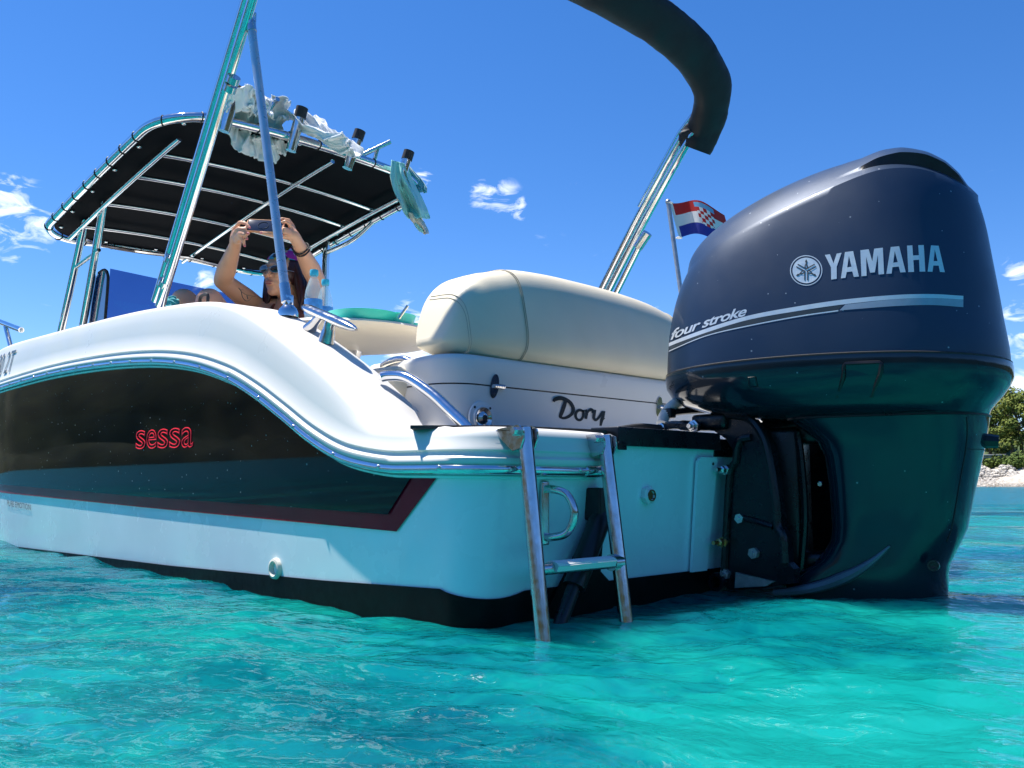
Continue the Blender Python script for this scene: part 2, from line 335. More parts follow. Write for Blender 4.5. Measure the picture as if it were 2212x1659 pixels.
# ------------------------------------------------------------------ the sea
SEA_PATCHES = [(float(PW(x, y, 0)[0]), float(PW(x, y, 0)[1]), r, k) for x, y, r, k in ((760, 1480, .62, -.08), (1000, 1640, .35, -.06), (1560, 1480, .65, .13), (1900, 1560, .5, .10), (250, 1330, .9, .06))]
def water_mat():
    m = bpy.data.materials.new('sea_water'); m.use_nodes = True; t = m.node_tree; t.nodes.clear()
    co = N(t, 'ShaderNodeTexCoord').outputs['Object']
    # pale sand and dark weed seen through the clear water, as broad patches
    n1 = N(t, 'ShaderNodeTexNoise'); n1.inputs['Scale'].default_value = .85; n1.inputs['Detail'].default_value = 3; n1.inputs['Distortion'].default_value = .6; L(t, co, n1.inputs['Vector'])
    n2 = N(t, 'ShaderNodeTexNoise'); n2.inputs['Scale'].default_value = 9.0; n2.inputs['Detail'].default_value = 5; n2.inputs['Distortion'].default_value = 1.5; L(t, co, n2.inputs['Vector'])
    s = mathn(t, 'ADD', n1.outputs[0], mathn(t, 'MULTIPLY', mathn(t, 'SUBTRACT', n2.outputs[0], .5), .30))
    for (wx_, wy_, wr_, k_) in SEA_PATCHES:      # broad patches that darken or lighten the sea colour
        vd = N(t, 'ShaderNodeVectorMath', operation='DISTANCE'); L(t, co, vd.inputs[0]); vd.inputs[1].default_value = (wx_, wy_, 0)
        mr_ = N(t, 'ShaderNodeMapRange', interpolation_type='SMOOTHSTEP'); L(t, vd.outputs['Value'], mr_.inputs[0]); mr_.inputs[1].default_value = wr_; mr_.inputs[2].default_value = wr_ * .2
        s = mathn(t, 'ADD', s, mathn(t, 'MULTIPLY', mr_.outputs[0], k_))
    cr = N(t, 'ShaderNodeValToRGB'); e = cr.color_ramp.elements
    e[0].position = .36; e[0].color = (.0, .066, .10, 1); e[1].position = .60; e[1].color = (.004, .255, .228, 1)
    k = e.new(.47); k.color = (.001, .145, .168, 1)
    L(t, s, cr.inputs[0])
    # open water beyond the cove's sand is deeper and bluer
    vl = N(t, 'ShaderNodeVectorMath', operation='LENGTH'); L(t, co, vl.inputs[0])
    mr = N(t, 'ShaderNodeMapRange'); L(t, vl.outputs['Value'], mr.inputs[0]); mr.inputs[1].default_value = 4; mr.inputs[2].default_value = 14
    mx = N(t, 'ShaderNodeMix', data_type='RGBA'); L(t, mr.outputs[0], mx.inputs[0]); L(t, cr.outputs[0], mx.inputs[6]); mx.inputs[7].default_value = (.0, .145, .21, 1)
    # ripples finer than the mesh
    b1 = N(t, 'ShaderNodeTexNoise'); b1.inputs['Scale'].default_value = 30; b1.inputs['Detail'].default_value = 2; b1.inputs['Roughness'].default_value = .4; b1.inputs['Distortion'].default_value = .6
    mp = N(t, 'ShaderNodeMapping'); mp.inputs['Rotation'].default_value = (0, 0, R_(-46)); mp.inputs['Scale'].default_value = (.75, 1.0, 1.0); L(t, co, mp.inputs['Vector']); L(t, mp.outputs[0], b1.inputs['Vector'])
    b2 = N(t, 'ShaderNodeTexNoise'); b2.inputs['Scale'].default_value = 3.2; b2.inputs['Detail'].default_value = 6; L(t, mp.outputs[0], b2.inputs['Vector'])
    bp = N(t, 'ShaderNodeBump'); bp.inputs['Strength'].default_value = .48; bp.inputs['Distance'].default_value = .011; L(t, b1.outputs[0], bp.inputs['Height'])
    far = N(t, 'ShaderNodeMapRange'); L(t, vl.outputs['Value'], far.inputs[0]); far.inputs[1].default_value = 3; far.inputs[2].default_value = 9; far.inputs[4].default_value = .9
    bq = N(t, 'ShaderNodeBump'); bq.inputs['Distance'].default_value = .14; L(t, far.outputs[0], bq.inputs['Strength']); L(t, b2.outputs[0], bq.inputs['Height']); L(t, bp.outputs[0], bq.inputs['Normal'])
    df = N(t, 'ShaderNodeSubsurfaceScattering', falloff='BURLEY'); L(t, mx.outputs[2], df.inputs[0]); df.inputs['Scale'].default_value = 1.0; df.inputs['Radius'].default_value = (.08, .26, .28)
    tr = N(t, 'ShaderNodeBsdfTransparent'); tr.inputs[0].default_value = (.55, .95, .95, 1)
    body = N(t, 'ShaderNodeMixShader'); body.inputs[0].default_value = .15; L(t, df.outputs[0], body.inputs[1]); L(t, tr.outputs[0], body.inputs[2])
    gl = N(t, 'ShaderNodeBsdfGlossy'); gr = N(t, 'ShaderNodeMapRange'); L(t, vl.outputs['Value'], gr.inputs[0]); gr.inputs[1].default_value = 3; gr.inputs[2].default_value = 15; gr.inputs[3].default_value = .012; gr.inputs[4].default_value = .12; L(t, gr.outputs[0], gl.inputs['Roughness']); L(t, bq.outputs[0], gl.inputs['Normal'])
    fr = N(t, 'ShaderNodeFresnel'); fr.inputs[0].default_value = 1.33; L(t, bq.outputs[0], fr.inputs['Normal'])
    ms = N(t, 'ShaderNodeMixShader'); L(t, mathn(t, 'MINIMUM', fr.outputs[0], .55), ms.inputs[0]); L(t, body.outputs[0], ms.inputs[1]); L(t, gl.outputs[0], ms.inputs[2])
    out = N(t, 'ShaderNodeOutputMaterial'); L(t, ms.outputs[0], out.inputs[0]); MATS['sea_water'] = m
water_mat()
def axis(lo, hi, d, far, g):
    mid = list(np.arange(lo, hi, d)); a, st = [], d
    x = lo
    while x > -far: st *= g; x -= st; a.append(x)
    b, st, x = [], d, mid[-1]
    while x < far: st *= g; x += st; b.append(x)
    return np.array(a[::-1] + mid + b)
XS, YS = axis(-1.5, 1.7, .0095, 1500, 1.045), axis(-.7, 2.1, .0095, 1500, 1.045)
X, Y = np.meshgrid(XS, YS, indexing='ij')
sp = np.maximum(np.gradient(XS)[:, None], np.gradient(YS)[None, :])
Z = np.zeros_like(X)
wx = X + .10 * np.sin(1.7 * Y + .4) + .05 * np.sin(4.1 * X + 2.3 * Y); wy = Y + .10 * np.sin(1.3 * X + 1.1) + .05 * np.sin(3.7 * Y - 2.9 * X)
for i in range(110):
    lam = math.exp(rng.uniform(math.log(.034), math.log(2.4))); th = R_(-46) + rng.normal(0, .75); k = 2 * math.pi / lam
    amp = .0029 * lam ** .92 * (.45 if lam > .6 else .9 if lam > .3 else 1.35 if lam > .16 else 1.6) * rng.uniform(.5, 1.4)
    fade = np.clip((lam / sp - 2.6) / 2.5, 0, 1) * (1 if lam > .12 else .55 + .45 * np.sin(2.1 * X + 1.3 * Y + i) * np.sin(1.7 * Y - 1.1 * X + 2 * i))
    Z += amp * fade * np.sin(k * (wx * math.cos(th) + wy * math.sin(th)) + rng.uniform(0, 6.28))
nx, ny = len(XS), len(YS)
vs = np.stack([X, Y, Z + .005], -1).reshape(-1, 3)
I = np.arange(nx * ny).reshape(nx, ny); fs = np.stack([I[:-1, :-1], I[1:, :-1], I[1:, 1:], I[:-1, 1:]], -1).reshape(-1, 4)
me = bpy.data.meshes.new('sea'); me.vertices.add(len(vs)); me.vertices.foreach_set('co', vs.ravel().astype(np.float32))
me.loops.add(fs.size); me.loops.foreach_set('vertex_index', fs.ravel().astype(np.int32)); me.polygons.add(len(fs))
me.polygons.foreach_set('loop_start', np.arange(0, fs.size, 4, dtype=np.int32)); me.polygons.foreach_set('loop_total', np.full(len(fs), 4, dtype=np.int32))
me.update(calc_edges=True); me.polygons.foreach_set('use_smooth', [True] * len(fs)); me.materials.append(MATS['sea_water'])
sea = bpy.data.objects.new('sea', me); COL.objects.link(sea); tag(sea, 'clear turquoise sea with small ripples', kind='structure')
mat('sand', (.30, .62, .58), .9, var=.2, vscale=.6)
b = MB(); b.add([(-1500, -1500, -3), (1500, -1500, -3), (1500, 1500, -3), (-1500, 1500, -3)], [(0, 1, 2, 3)])
tag(b.build('seabed', 'sand'), 'pale sandy sea floor', kind='structure')

# ------------------------------------------------------------------ the shores of the cove
def land_mat():
    m = bpy.data.materials.new('land'); m.use_nodes = True; t = m.node_tree; b = t.nodes['Principled BSDF']; b.inputs['Roughness'].default_value = .95
    geo = N(t, 'ShaderNodeNewGeometry'); sp = N(t, 'ShaderNodeSeparateXYZ'); L(t, geo.outputs['Position'], sp.inputs[0])
    nz = N(t, 'ShaderNodeTexNoise'); nz.inputs['Scale'].default_value = .35; nz.inputs['Detail'].default_value = 8; L(t, geo.outputs['Position'], nz.inputs['Vector'])
    h = mathn(t, 'ADD', sp.outputs[2], mathn(t, 'MULTIPLY', mathn(t, 'SUBTRACT', nz.outputs[0], .5), 1.6))
    cr = N(t, 'ShaderNodeValToRGB'); e = cr.color_ramp.elements; mr = N(t, 'ShaderNodeMapRange'); L(t, h, mr.inputs[0]); mr.inputs[1].default_value = 0; mr.inputs[2].default_value = 10; L(t, mr.outputs[0], cr.inputs[0])
    e[0].position = 0; e[0].color = (.20, .17, .13, 1); e[1].position = 1; e[1].color = (.03, .05, .012, 1)
    for p, c in ((.05, (.46, .40, .33)), (.20, (.50, .45, .38)), (.27, (.10, .12, .04)), (.5, (.05, .08, .02))): k = e.new(p); k.color = (*c, 1)
    L(t, cr.outputs[0], b.inputs['Base Color'])
    v = N(t, 'ShaderNodeTexVoronoi'); v.inputs['Scale'].default_value = 1.6; L(t, geo.outputs['Position'], v.inputs['Vector'])
    bp = N(t, 'ShaderNodeBump'); bp.inputs['Distance'].default_value = .4; L(t, v.outputs['Distance'], bp.inputs['Height']); L(t, bp.outputs[0], b.inputs['Normal']); MATS['land'] = m
land_mat()
foliage_mat('woods', (.008, .014, .005), (.022, .030, .010), .25)
def polar(az, r): # azimuth right of the viewing direction, metres from the boat's quarter
    a = R_(az); d = VIEW * math.cos(a) + RIGHT * math.sin(a); return CAM[:2] + d[:2] * r
def shore_r(az): # the cove closes in round the boat's port side
    a = (az + 180) % 360 - 180
    base = itp(abs(a - 20), ((0, 118), (25, 112), (60, 130), (110, 75), (160, 60), (180, 62)))
    return base + 5 * math.sin(R_(a) * 7 + 1) + 3 * math.sin(R_(a) * 17)
rows = []
woody = []
for i in range(0, 361):
    az = i % 360; r0 = shore_r(az); row = []
    back = itp(abs((az + 180) % 360 - 180), ((0, .75), (36, .8), (62, 2.1), (180, 2.3)))
    for (dr, hh) in ((-4, -2.5), (0, -.15), (1.5, .35), (4, .9), (7, 1.7), (9, 2.2), (12, 2.9), (18, 4.6), (26, 6.5), (36, 8.2), (50, 9.6), (70, 10.5), (95, 9), (110, 4)):
        p = polar(az, r0 + dr)
        hz = hh * (back if hh > 2.2 else 1) + (noise.fractal(Vector((p[0] * .09, p[1] * .09, 3)), 1, 2, 5) * min(1, max(0, hh - .3)) * (1.3 if hh < 3 else 2.6))
        row.append((p[0], p[1], hz))
    rows.append(row)
b = MB(); b.grid(rows[316:361] + rows[1:45]); tag(b.build('hillside', 'land', smooth=60), 'scrub covered limestone slope across the cove', kind='structure')
b = MB(); b.grid([[(x, y, z if j < 2 else z + .6 + 1.3 * noise.noise(Vector((x * .5, y * .5, 0)))) for j, (x, y, z) in enumerate(r)] for r in rows[44:317]]); tag(b.build('wooded_shore', 'woods', smooth=60), 'dark wooded slope along the near side of the cove', kind='structure')

def leaf_crown(mb, lobes, n, size, seed):
    rg = random.Random(seed)
    for _ in range(n):
        c, r = lobes[rg.randrange(len(lobes))]
        d = Vector((rg.gauss(0, 1), rg.gauss(0, 1), rg.gauss(0, 1))).normalized(); q = rg.random() ** .35
        p = Vector(c) + Vector((d.x * r[0], d.y * r[1], d.z * r[2])) * q
        nrm = (d + Vector((rg.gauss(0, .5), rg.gauss(0, .5), rg.gauss(.4, .5)))).normalized(); u = nrm.orthogonal().normalized(); w = nrm.cross(u); a = rg.random() * 6.28
        u, w = u * math.cos(a) + w * math.sin(a), w * math.cos(a) - u * math.sin(a); s = size * rg.uniform(.6, 1.5)
        mb.add([p - u * s, p + w * s * .55, p + u * s, p - w * s * .55], [(0, 1, 2, 3)])
def make_pine(seed):
    rg = random.Random(seed); H = 8.0; tr = MB()
    pts = [Vector((0, 0, -.5)), Vector((rg.uniform(-.2, .2), rg.uniform(-.2, .2), H * .35)), Vector((rg.uniform(-.5, .5), rg.uniform(-.5, .5), H * .75))]
    tr.tube(crv(pts, 5), [.24 - .015 * i for i in range(11)], 8); lobes = []
    for i in range(13):
        a = i * 2.4 + rg.random(); z = H * (.30 + .052 * i) + rg.uniform(-.3, .3); rr = rg.uniform(.9, 2.3) * (1.15 - .055 * i)
        c = Vector((math.cos(a) * rr, math.sin(a) * rr, z)); lobes.append((c, (rg.uniform(.9, 1.5), rg.uniform(.9, 1.5), rg.uniform(.5, .85))))
        st = pts[1].lerp(pts[2], i / 13.0); tr.tube([st, st.lerp(c, .6) + Vector((0, 0, .15)), c], [.09, .06, .025], 5)
    cr = MB(); leaf_crown(cr, lobes, 3400, .15, seed)
    return tr.mesh('trunk', 'bark'), cr.mesh('crown', 'needles', smooth=0)
PINES = [make_pine(s) for s in (11, 12, 13)]
PLAB = ['tall pine tree directly behind the motor edge on the far shore', 'pine tree at the right picture edge above the stone heap', 'rounded pine behind the small stone hut on the shore', 'pine crown highest on the far right slope', 'lower pine partly hidden by the motor on the far shore',
        'pine set back up the slope behind the nearer pines', 'broad pine cut by the right edge of the photo', 'far pine peeking over the bow at the left edge', 'second far pine at the left edge behind the bow', 'pine low behind the motor leg on the far shore']
def land_z(az, dr):
    back = itp(abs((az + 180) % 360 - 180), ((0, .75), (36, .8), (62, 2.1), (180, 2.3)))
    return itp(dr, ((0, -.15), (4, .9), (9, 2.2), (12, 2.9 * back), (18, 4.6 * back), (26, 6.5 * back), (36, 8.2 * back)))
for i, (az, dr, s, var) in enumerate(((27.2, 16, 1.15, 0), (30.0, 15, 1.2, 1), (28.5, 14, 1.05, 2), (29.6, 24, 1.15, 0), (26.0, 13, .95, 1), (28.0, 26, 1.15, 2), (31.6, 14, 1.2, 0), (-30.2, 14, 1.15, 1), (-31.6, 12, 1.2, 2), (25.0, 18, .95, 0))):
    p = polar(az, shore_r(az) + dr); z = land_z(az, dr) - .4
    o = thing('pine_tree', PLAB[i], 'tree', (p[0], p[1], z), rz=i * 1.3, group='trees on the far shore'); o.scale = (s, s, s)
    o.matrix_basis = Matrix.Translation((p[0], p[1], z)) @ Matrix.Rotation(i * 1.3, 4, 'Z') @ Matrix.Scale(s, 4)
    child('trunk', PINES[var][0], o); child('crown', PINES[var][1], o)
bs = MB(); leaf_crown(bs, [(Vector((0, 0, .55)), (.9, .9, .6)), (Vector((.7, .2, .4)), (.7, .7, .45)), (Vector((-.6, -.3, .45)), (.7, .6, .5))], 1500, .10, 4); bushm = bs.mesh('foliage', 'scrub', smooth=0)
st = MB(); [st.tube([(0, 0, -.3), (dx * .4, dy * .4, .3), (dx, dy, .7)], [.05, .035, .015], 5) for dx, dy in ((.3, .1), (-.3, .2), (.05, -.3))]; stemm = st.mesh('stem', 'bark')
for i, (az, dr, s, lab) in enumerate(((28.9, 9.5, 1.7, 'low green bush in front of the stone hut on the shore'), (30.1, 9.0, 2.0, 'bright green bush at the right edge above the stone heap'), (27.4, 9.2, 1.8, 'dull green bush left of the stone hut by the motor edge'), (31.0, 10, 2.0, 'bush cut by the right photo edge on the shore'))):
    p = polar(az, shore_r(az) + dr); o = thing('shore_bush', lab, 'bush', (p[0], p[1], land_z(az, dr) - .2), i * 1.0, 'bushes along the far shore')
    o.matrix_basis = o.matrix_basis @ Matrix.Scale(s, 4); child('foliage', bushm, o); child('stem', stemm, o)
# little stone hut and the dry-stone heap on the beach
p = polar(28.55, shore_r(28.5) + 11.0); z0 = land_z(28.5, 11) - .3
hut = thing('stone_hut', 'small pale stone hut half hidden by bushes on the far shore', 'hut', (p[0], p[1], z0), math.atan2(VIEW[1], VIEW[0]) - R_(28))
b = MB(); b.box((0, .9, .9), (2.0, 2.2, 1.8), bev=.04); b.build('wall', 'stone', hut, local=True)
b = MB(); b.box((0, -.7, .9), (1.8, 1.0, 1.8), bev=.03); b.build('side_wall', 'stone_wall_grey', hut, local=True)
b = MB(); b.box((0, .3, 1.9), (2.5, 3.6, .18), bev=.03); b.build('roof', 'stone_wall_grey', hut, local=True)
b = MB(); rg = random.Random(3)
def rock(mb, c, r):
    bm = bmesh.new(); bmesh.ops.create_icosphere(bm, subdivisions=1, radius=1)
    sc = Vector((rg.uniform(.7, 1.3), rg.uniform(.7, 1.3), rg.uniform(.5, .9))) * r
    for v in bm.verts: v.co = Vector((v.co.x * sc.x, v.co.y * sc.y, v.co.z * sc.z)) * rg.uniform(.82, 1.15) + Vector(c)
    bm.verts.ensure_lookup_table(); mb.add([v.co for v in bm.verts], [tuple(v.index for v in f.verts) for f in bm.faces]); bm.free()
for _ in range(1500):
    az = rg.uniform(25.5, 32); dr = rg.uniform(4.8, 8.0); t = (dr - 4.8) / 3.2
    hh = max(0, math.sin(math.pi * min(1, t))) * (1.5 if az < 29.9 else .8) * (.75 + .25 * math.sin(az * 5))
    p = polar(az, shore_r(az) + dr); rock(b, (p[0], p[1], 1.2 + hh * rg.uniform(.4, 1)), rg.uniform(.12, .3))
tag(b.build('stone_heap', 'stone', smooth=0), 'long heap of pale loose stones along the far beach', 'stones', kind='stuff')
b = MB()
for _ in range(2200):
    az = rg.uniform(25.5, 32); dr = rg.uniform(.2, 5.5); p = polar(az, shore_r(az) + dr); rock(b, (p[0], p[1], itp(dr, ((0, -.1), (1.5, .35), (4, .9), (7, 1.7)))), rg.uniform(.04, .13))
tag(b.build('pebbles', 'stone', smooth=0), 'pale pebbles scattered over the far beach', 'pebbles', kind='stuff')

# ------------------------------------------------------------------ the boat
boat = thing('motorboat', 'white open motorboat with dark side band and black awnings moored in turquoise water', 'boat')
TR, RC = .90, .13; SC = TR + RC * math.pi / 2
def side_v(u): return 1.03 * (1 - max(0.0, (u - 3.3) / 3.02) ** 2.2) if u < 6.32 else 0.0
def outline(s):
    if s < TR: return (0.0, s, -1.0, 0.0)
    if s < SC:
        f = (s - TR) / RC; return (RC - RC * math.cos(f), TR + RC * math.sin(f), -math.cos(f), math.sin(f))
    u = s - SC + RC; e = 1e-3; dv = (side_v(u + e) - side_v(u - e)) / (2 * e); l = math.hypot(1, dv); return (u, side_v(u), -dv / l * -1 if False else -dv / l, 1 / l)
def s_of(u): return u - RC + SC
def hull_pt(s, w, off=0.0):
    u, v, nu, nv = outline(s)
    fl = .005 + .055 * w - .03 * w * w if w > -.02 else .0022 + .15 * (w + .02)
    tr_ = -.045 + .11 * max(w, -.1)
    o = off + nu * nu * tr_ + nv * nv * fl if s < s_of(3.3) else off + fl
    return (u + nu * o, v + nv * o, w)
RAIL = sorted((float(q[0]), float(q[2])) for q in (PV(x, y, 1.065) for x, y in ((0, 838), (110, 808), (220, 788), (330, 779), (420, 786), (500, 812), (560, 848), (620, 895), (680, 945), (740, 982), (800, 1000), (870, 1008))))
RAIL = [(-.5, RAIL[0][1])] + RAIL + [(4.5, .80), (6.4, .92)]
CREASE = sorted((float(q[0]), float(q[2])) for q in (PV(x, y, .985) for x, y in ((0, 760), (130, 725), (300, 683), (420, 662), (500, 657), (560, 674), (630, 718), (740, 806), (800, 866), (840, 908), (862, 920))))
CREASE = [(-.5, .425), (.02, .425)] + [q for q in CREASE if q[0] > .1] + [(4.6, 1.02), (6.4, 1.08)]
def wr(s): return sitp(s - SC + RC, RAIL) if s > SC else .336 + (sitp(RC, RAIL) - .336) * max(0, (s - TR) / (SC - TR))
def wc(s): return sitp(s - SC + RC, CREASE) if s > SC else .424
def srange(a, b, n=140): return list(np.linspace(a, b, n))
S_ALL = srange(0, TR, 14) + srange(TR + .01, SC, 14) + list(np.linspace(SC + .02, s_of(6.3), 120))
WB = ((-1, .07), (0, .072), (.13, .076), (.62, .057), (1.56, .033), (3.56, .004), (6.4, -.02))
def patch(mb, ss, lo, hi, n, off, mirror=True):
    rows = [[hull_pt(s, lo(s) + (hi(s) - lo(s)) * j / n, off) for j in range(n + 1)] for s in ss]
    mb.grid(rows)
    if mirror: mb.grid([[(x, -y, z) for x, y, z in r] for r in rows], flip=True)
b = MB(); patch(b, S_ALL, lambda s: -.32, lambda s: wr(s) + .01 if s > .66 else .405, 22, 0); hull = b.build('hull', 'hull_blue', boat)
b = MB(); patch(b, S_ALL, lambda s: -.33, lambda s: itp(s - SC + RC, WB) if s > SC else .07 - .012 * math.sin(math.pi * max(0, min(1, (s - TR) / (SC - TR)))), 8, .004); b.build('boot_paint', 'boot_black', hull)
# side band: red stripe with a black glossy field over it
q1, q2 = PV(859, 1148, 1.045), PV(957, 1024, 1.055); q3, q4 = PV(844, 1111, 1.045), PV(901, 1026, 1.055)
RB = [(-1, float(q1[2]))] + sorted((float(q[0]), float(q[2])) for q in (PV(0, 1064, 1.05), PV(300, 1095, 1.05), PV(600, 1124, 1.05), PV(859, 1148, 1.045))) + [(6.4, .34)]
RT = [(-1, float(q3[2]))] + sorted((float(q[0]), float(q[2])) for q in (PV(0, 1046, 1.05), PV(300, 1072, 1.05), PV(600, 1093, 1.05), PV(844, 1111, 1.045))) + [(6.4, .38)]
def band(lo, ub, ut, off, name, m, nrow=18):
    mb = MB()
    for sg in (1, -1):
        rows = []
        for j in range(nrow + 1):
            t = j / nrow; u0 = ub + (ut - ub) * t; row = []
            for x in np.linspace(0, 1, 110):
                u = u0 + (6.2 - u0) * x ** 1.5; s = s_of(u) if u >= RC else SC - (RC - u) * 1.05
                w = lo(u) + (wr(s) - .005 - lo(u)) * t; p = hull_pt(s, w, off); row.append((p[0], sg * p[1], p[2]))
            rows.append(row)
        mb.grid(rows)
    return mb.build(name, m, hull)
band(lambda u: itp(u, RB), float(q1[0]), float(q2[0]), .004, 'red_stripe', 'stripe_red')
tag(band(lambda u: itp(u, RT), float(q3[0]), float(q4[0]), .008, 'side_band', 'band_dark'), 'glossy black side band with salt specks')
# lettering on the band and hull
def place2d(vf, fn, name, m, parent, local=False):
    mb = MB(); mb.add([fn(x, y) for x, y in vf[0]], vf[1]); return tag(mb.build(name, m, parent, smooth=0, local=local), kind='stuff')
def norm2d(vf):
    xs = [p[0] for p in vf[0]]; ys = [p[1] for p in vf[0]]; x0, x1, y0, y1 = min(xs), max(xs), min(ys), max(ys)
    return [((x - x0) / (x1 - x0), (y - y0) / (y1 - y0)) for x, y in vf[0]], vf[1]
def outline_text(s):
    # drawn letters: ring between the fattened and the thinned outline
    c = bpy.data.curves.new('t', 'FONT'); c.body = s; c.size = 1; c.resolution_u = 5; c.fill_mode = 'NONE'; c.bevel_depth = .019; c.bevel_resolution = 0; c.space_character = 1.0
    o = bpy.data.objects.new('t', c); COL.objects.link(o); dg = bpy.context.evaluated_depsgraph_get(); dg.update(); me = o.evaluated_get(dg).to_mesh()
    vs = [tuple(v.co) for v in me.vertices]; fs = [tuple(p.vertices) for p in me.polygons]; o.evaluated_get(dg).to_mesh_clear(); bpy.data.objects.remove(o); bpy.data.curves.remove(c); return vs, fs
for i_, ch in enumerate('sessa'):
    sv = outline_text(ch); xs_ = [q[0] for q in sv[0]]; x0_, x1_ = min(xs_), max(xs_); mb = MB()
    mb.add([hull_pt(s_of(1.835 - .0955 * i_ - .088 * (x - x0_) / (x1_ - x0_)), .425 + .074 * y / .55 - .0015 * i_, .0095 + .05 * z) for x, y, z in sv[0]], sv[1]); mb.build('letter', 'ink_red', hull, smooth=0)
pv = norm2d(text2d('PURE EMOTION'))
place2d(pv, lambda x, y: hull_pt(s_of(3.46 - .385 * x), .197 + .026 * y - .015 * x, .003), 'lettering', 'ink_grey', hull)
# white deck moulding with its stepped lower edge
def moulding(s):
    a, c = wr(s), wc(s); w5 = a + .052; rem = max(c - w5, .02); aft = s < s_of(.42)
    flat_k = min(1.0, max(0.0, (s - s_of(.25)) / .25)); fl = .05 * c
    prof = [(-.012, a - .012), (.006, a + .003), (.010, a + .008), (.009, a + .018), (.000, a + .024), (-.001, a + .032), (.003, a + .036), (.001, a + .042), (-.004, a + .050),
            (-.007, w5 + .30 * rem), (-.011, w5 + .6 * rem), (-.017, c - .018 if rem > .06 else w5 + .78 * rem), (-.021, c - .008 if rem > .06 else w5 + .9 * rem), (-.028, c - .002), (-.038, c), (-.10, c + .002)]
    prof += [(-.10 - .10 * flat_k - .01, c + .003), (-.115 - .105 * flat_k, c + .003 - .012 * flat_k), (-.118 - .11 * flat_k, c - .05 * flat_k), (-.12 - .112 * flat_k, c - (c - .26) * flat_k)]
    return [hull_pt(s, w, o + .02 - (.05 * max(w - a, 0))) for o, w in prof]
SD = srange(.665, TR, 8) + srange(TR + .01, SC, 12) + list(np.linspace(SC + .015, s_of(1.6), 70)) + list(np.linspace(s_of(1.65), s_of(6.2), 50))
rows = [moulding(s) for s in SD]
b = MB(); b.grid(rows); b.grid([[(x, -y, z) for x, y, z in r] for r in rows], flip=True)
e = rows[0]; b.add(e + [(e[-1][0], e[-1][1], .33)], [tuple(range(len(e) + 1))]); e2 = [(x, -y, z) for x, y, z in e]; b.add(e2 + [(e2[-1][0], e2[-1][1], .33)], [tuple(reversed(range(len(e2) + 1)))])
deck = b.build('deck_moulding', 'deck_white', boat, smooth=50)
# foredeck, cockpit sole and the stern platform between the quarters
b = MB(); fr = []
for u in np.linspace(4.3, 6.15, 12): v = max(.02, side_v(u) - .10); fr.append([(u, v * k, wc(s_of(u)) + .05 * (1 - k * k)) for k in np.linspace(-1, 1, 9)])
b.grid(fr, flip=True); b.build('foredeck', 'deck_white', boat)
b = MB(); b.box((2.6, 0, .24), (4.2, 1.66, .03)); b.build('cockpit_sole', 'deck_white', boat)
b = MB(); b.box((.30, 0, .404), (.50, 1.80, .034), bev=.008); b.build('stern_platform', 'deck_white', boat)
b = MB(); b.add([PW(886, 921, .427), PW(1098, 921, .427), PW(1310, 931, .427), (.50, .10, .427), (.50, .72, .427), (.46, .84, .427)], [tuple(range(6))])
b2 = MB(); b2.prism([(q[0], q[1]) for q in b.v], lambda x, y: (x, y, .422), lambda x, y: (x, y, .4295)); b2.build('non_slip_mat', 'mat_grey', boat)
# rub rail with screws
RS = srange(.70, TR, 6) + srange(TR + .01, SC, 12) + list(np.linspace(SC + .015, s_of(1.6), 70)) + list(np.linspace(s_of(1.65), s_of(6.2), 50))
b = MB(); rp = [hull_pt(s, wr(s) - .006, .022) for s in RS]; b.tube(rp, .0118, 12); b.tube([(x, -y, z) for x, y, z in rp], .0118, 12)
rail = b.build('rub_rail', 'steel', boat)
b = MB(); b.tube([hull_pt(s, wr(s) - .006, .022) for s in srange(.688, .755, 4)], .015, 12); b.build('end_cap', 'steel', rail)
b = MB(); rl = [hull_pt(s, wr(s) - .020, .008) for s in RS]; b.tube(rl, .0055, 8); b.build('rail_lip', 'hull_blue', rail)
sm = MB(); sm.ball((0, 0, 0), (.0055, .0055, .003), 6); smm = sm.mesh('screw', 'steel_worn')
for s in list(np.arange(.78, SC + .1, .155)) + list(np.arange(SC + .2, s_of(3.6), .19)):
    p = Vector(hull_pt(s, wr(s) - .003, .0335)); u, v, nu, nv = outline(s)
    child('screw', smm, rail, Matrix.Translation(p) @ Vector((nu, nv, .15)).to_track_quat('Z', 'Y').to_matrix().to_4x4())
# registration marks on the bow flank
tv = norm2d(text2d('8680 2T', spacing=1.05))
def flank(u, t):
    s = s_of(u); a, c = wr(s) + .052, wc(s) - .03; w = a + (c - a) * t; o = -.003 - .010 * t; p = hull_pt(s, w, o + .0225 - .05 * (w - wr(s))); return p
place2d(tv, lambda x, y: flank(3.93 - .50 * x - .02 * y, .10 + .80 * y), 'lettering', 'ink_grey', deck)

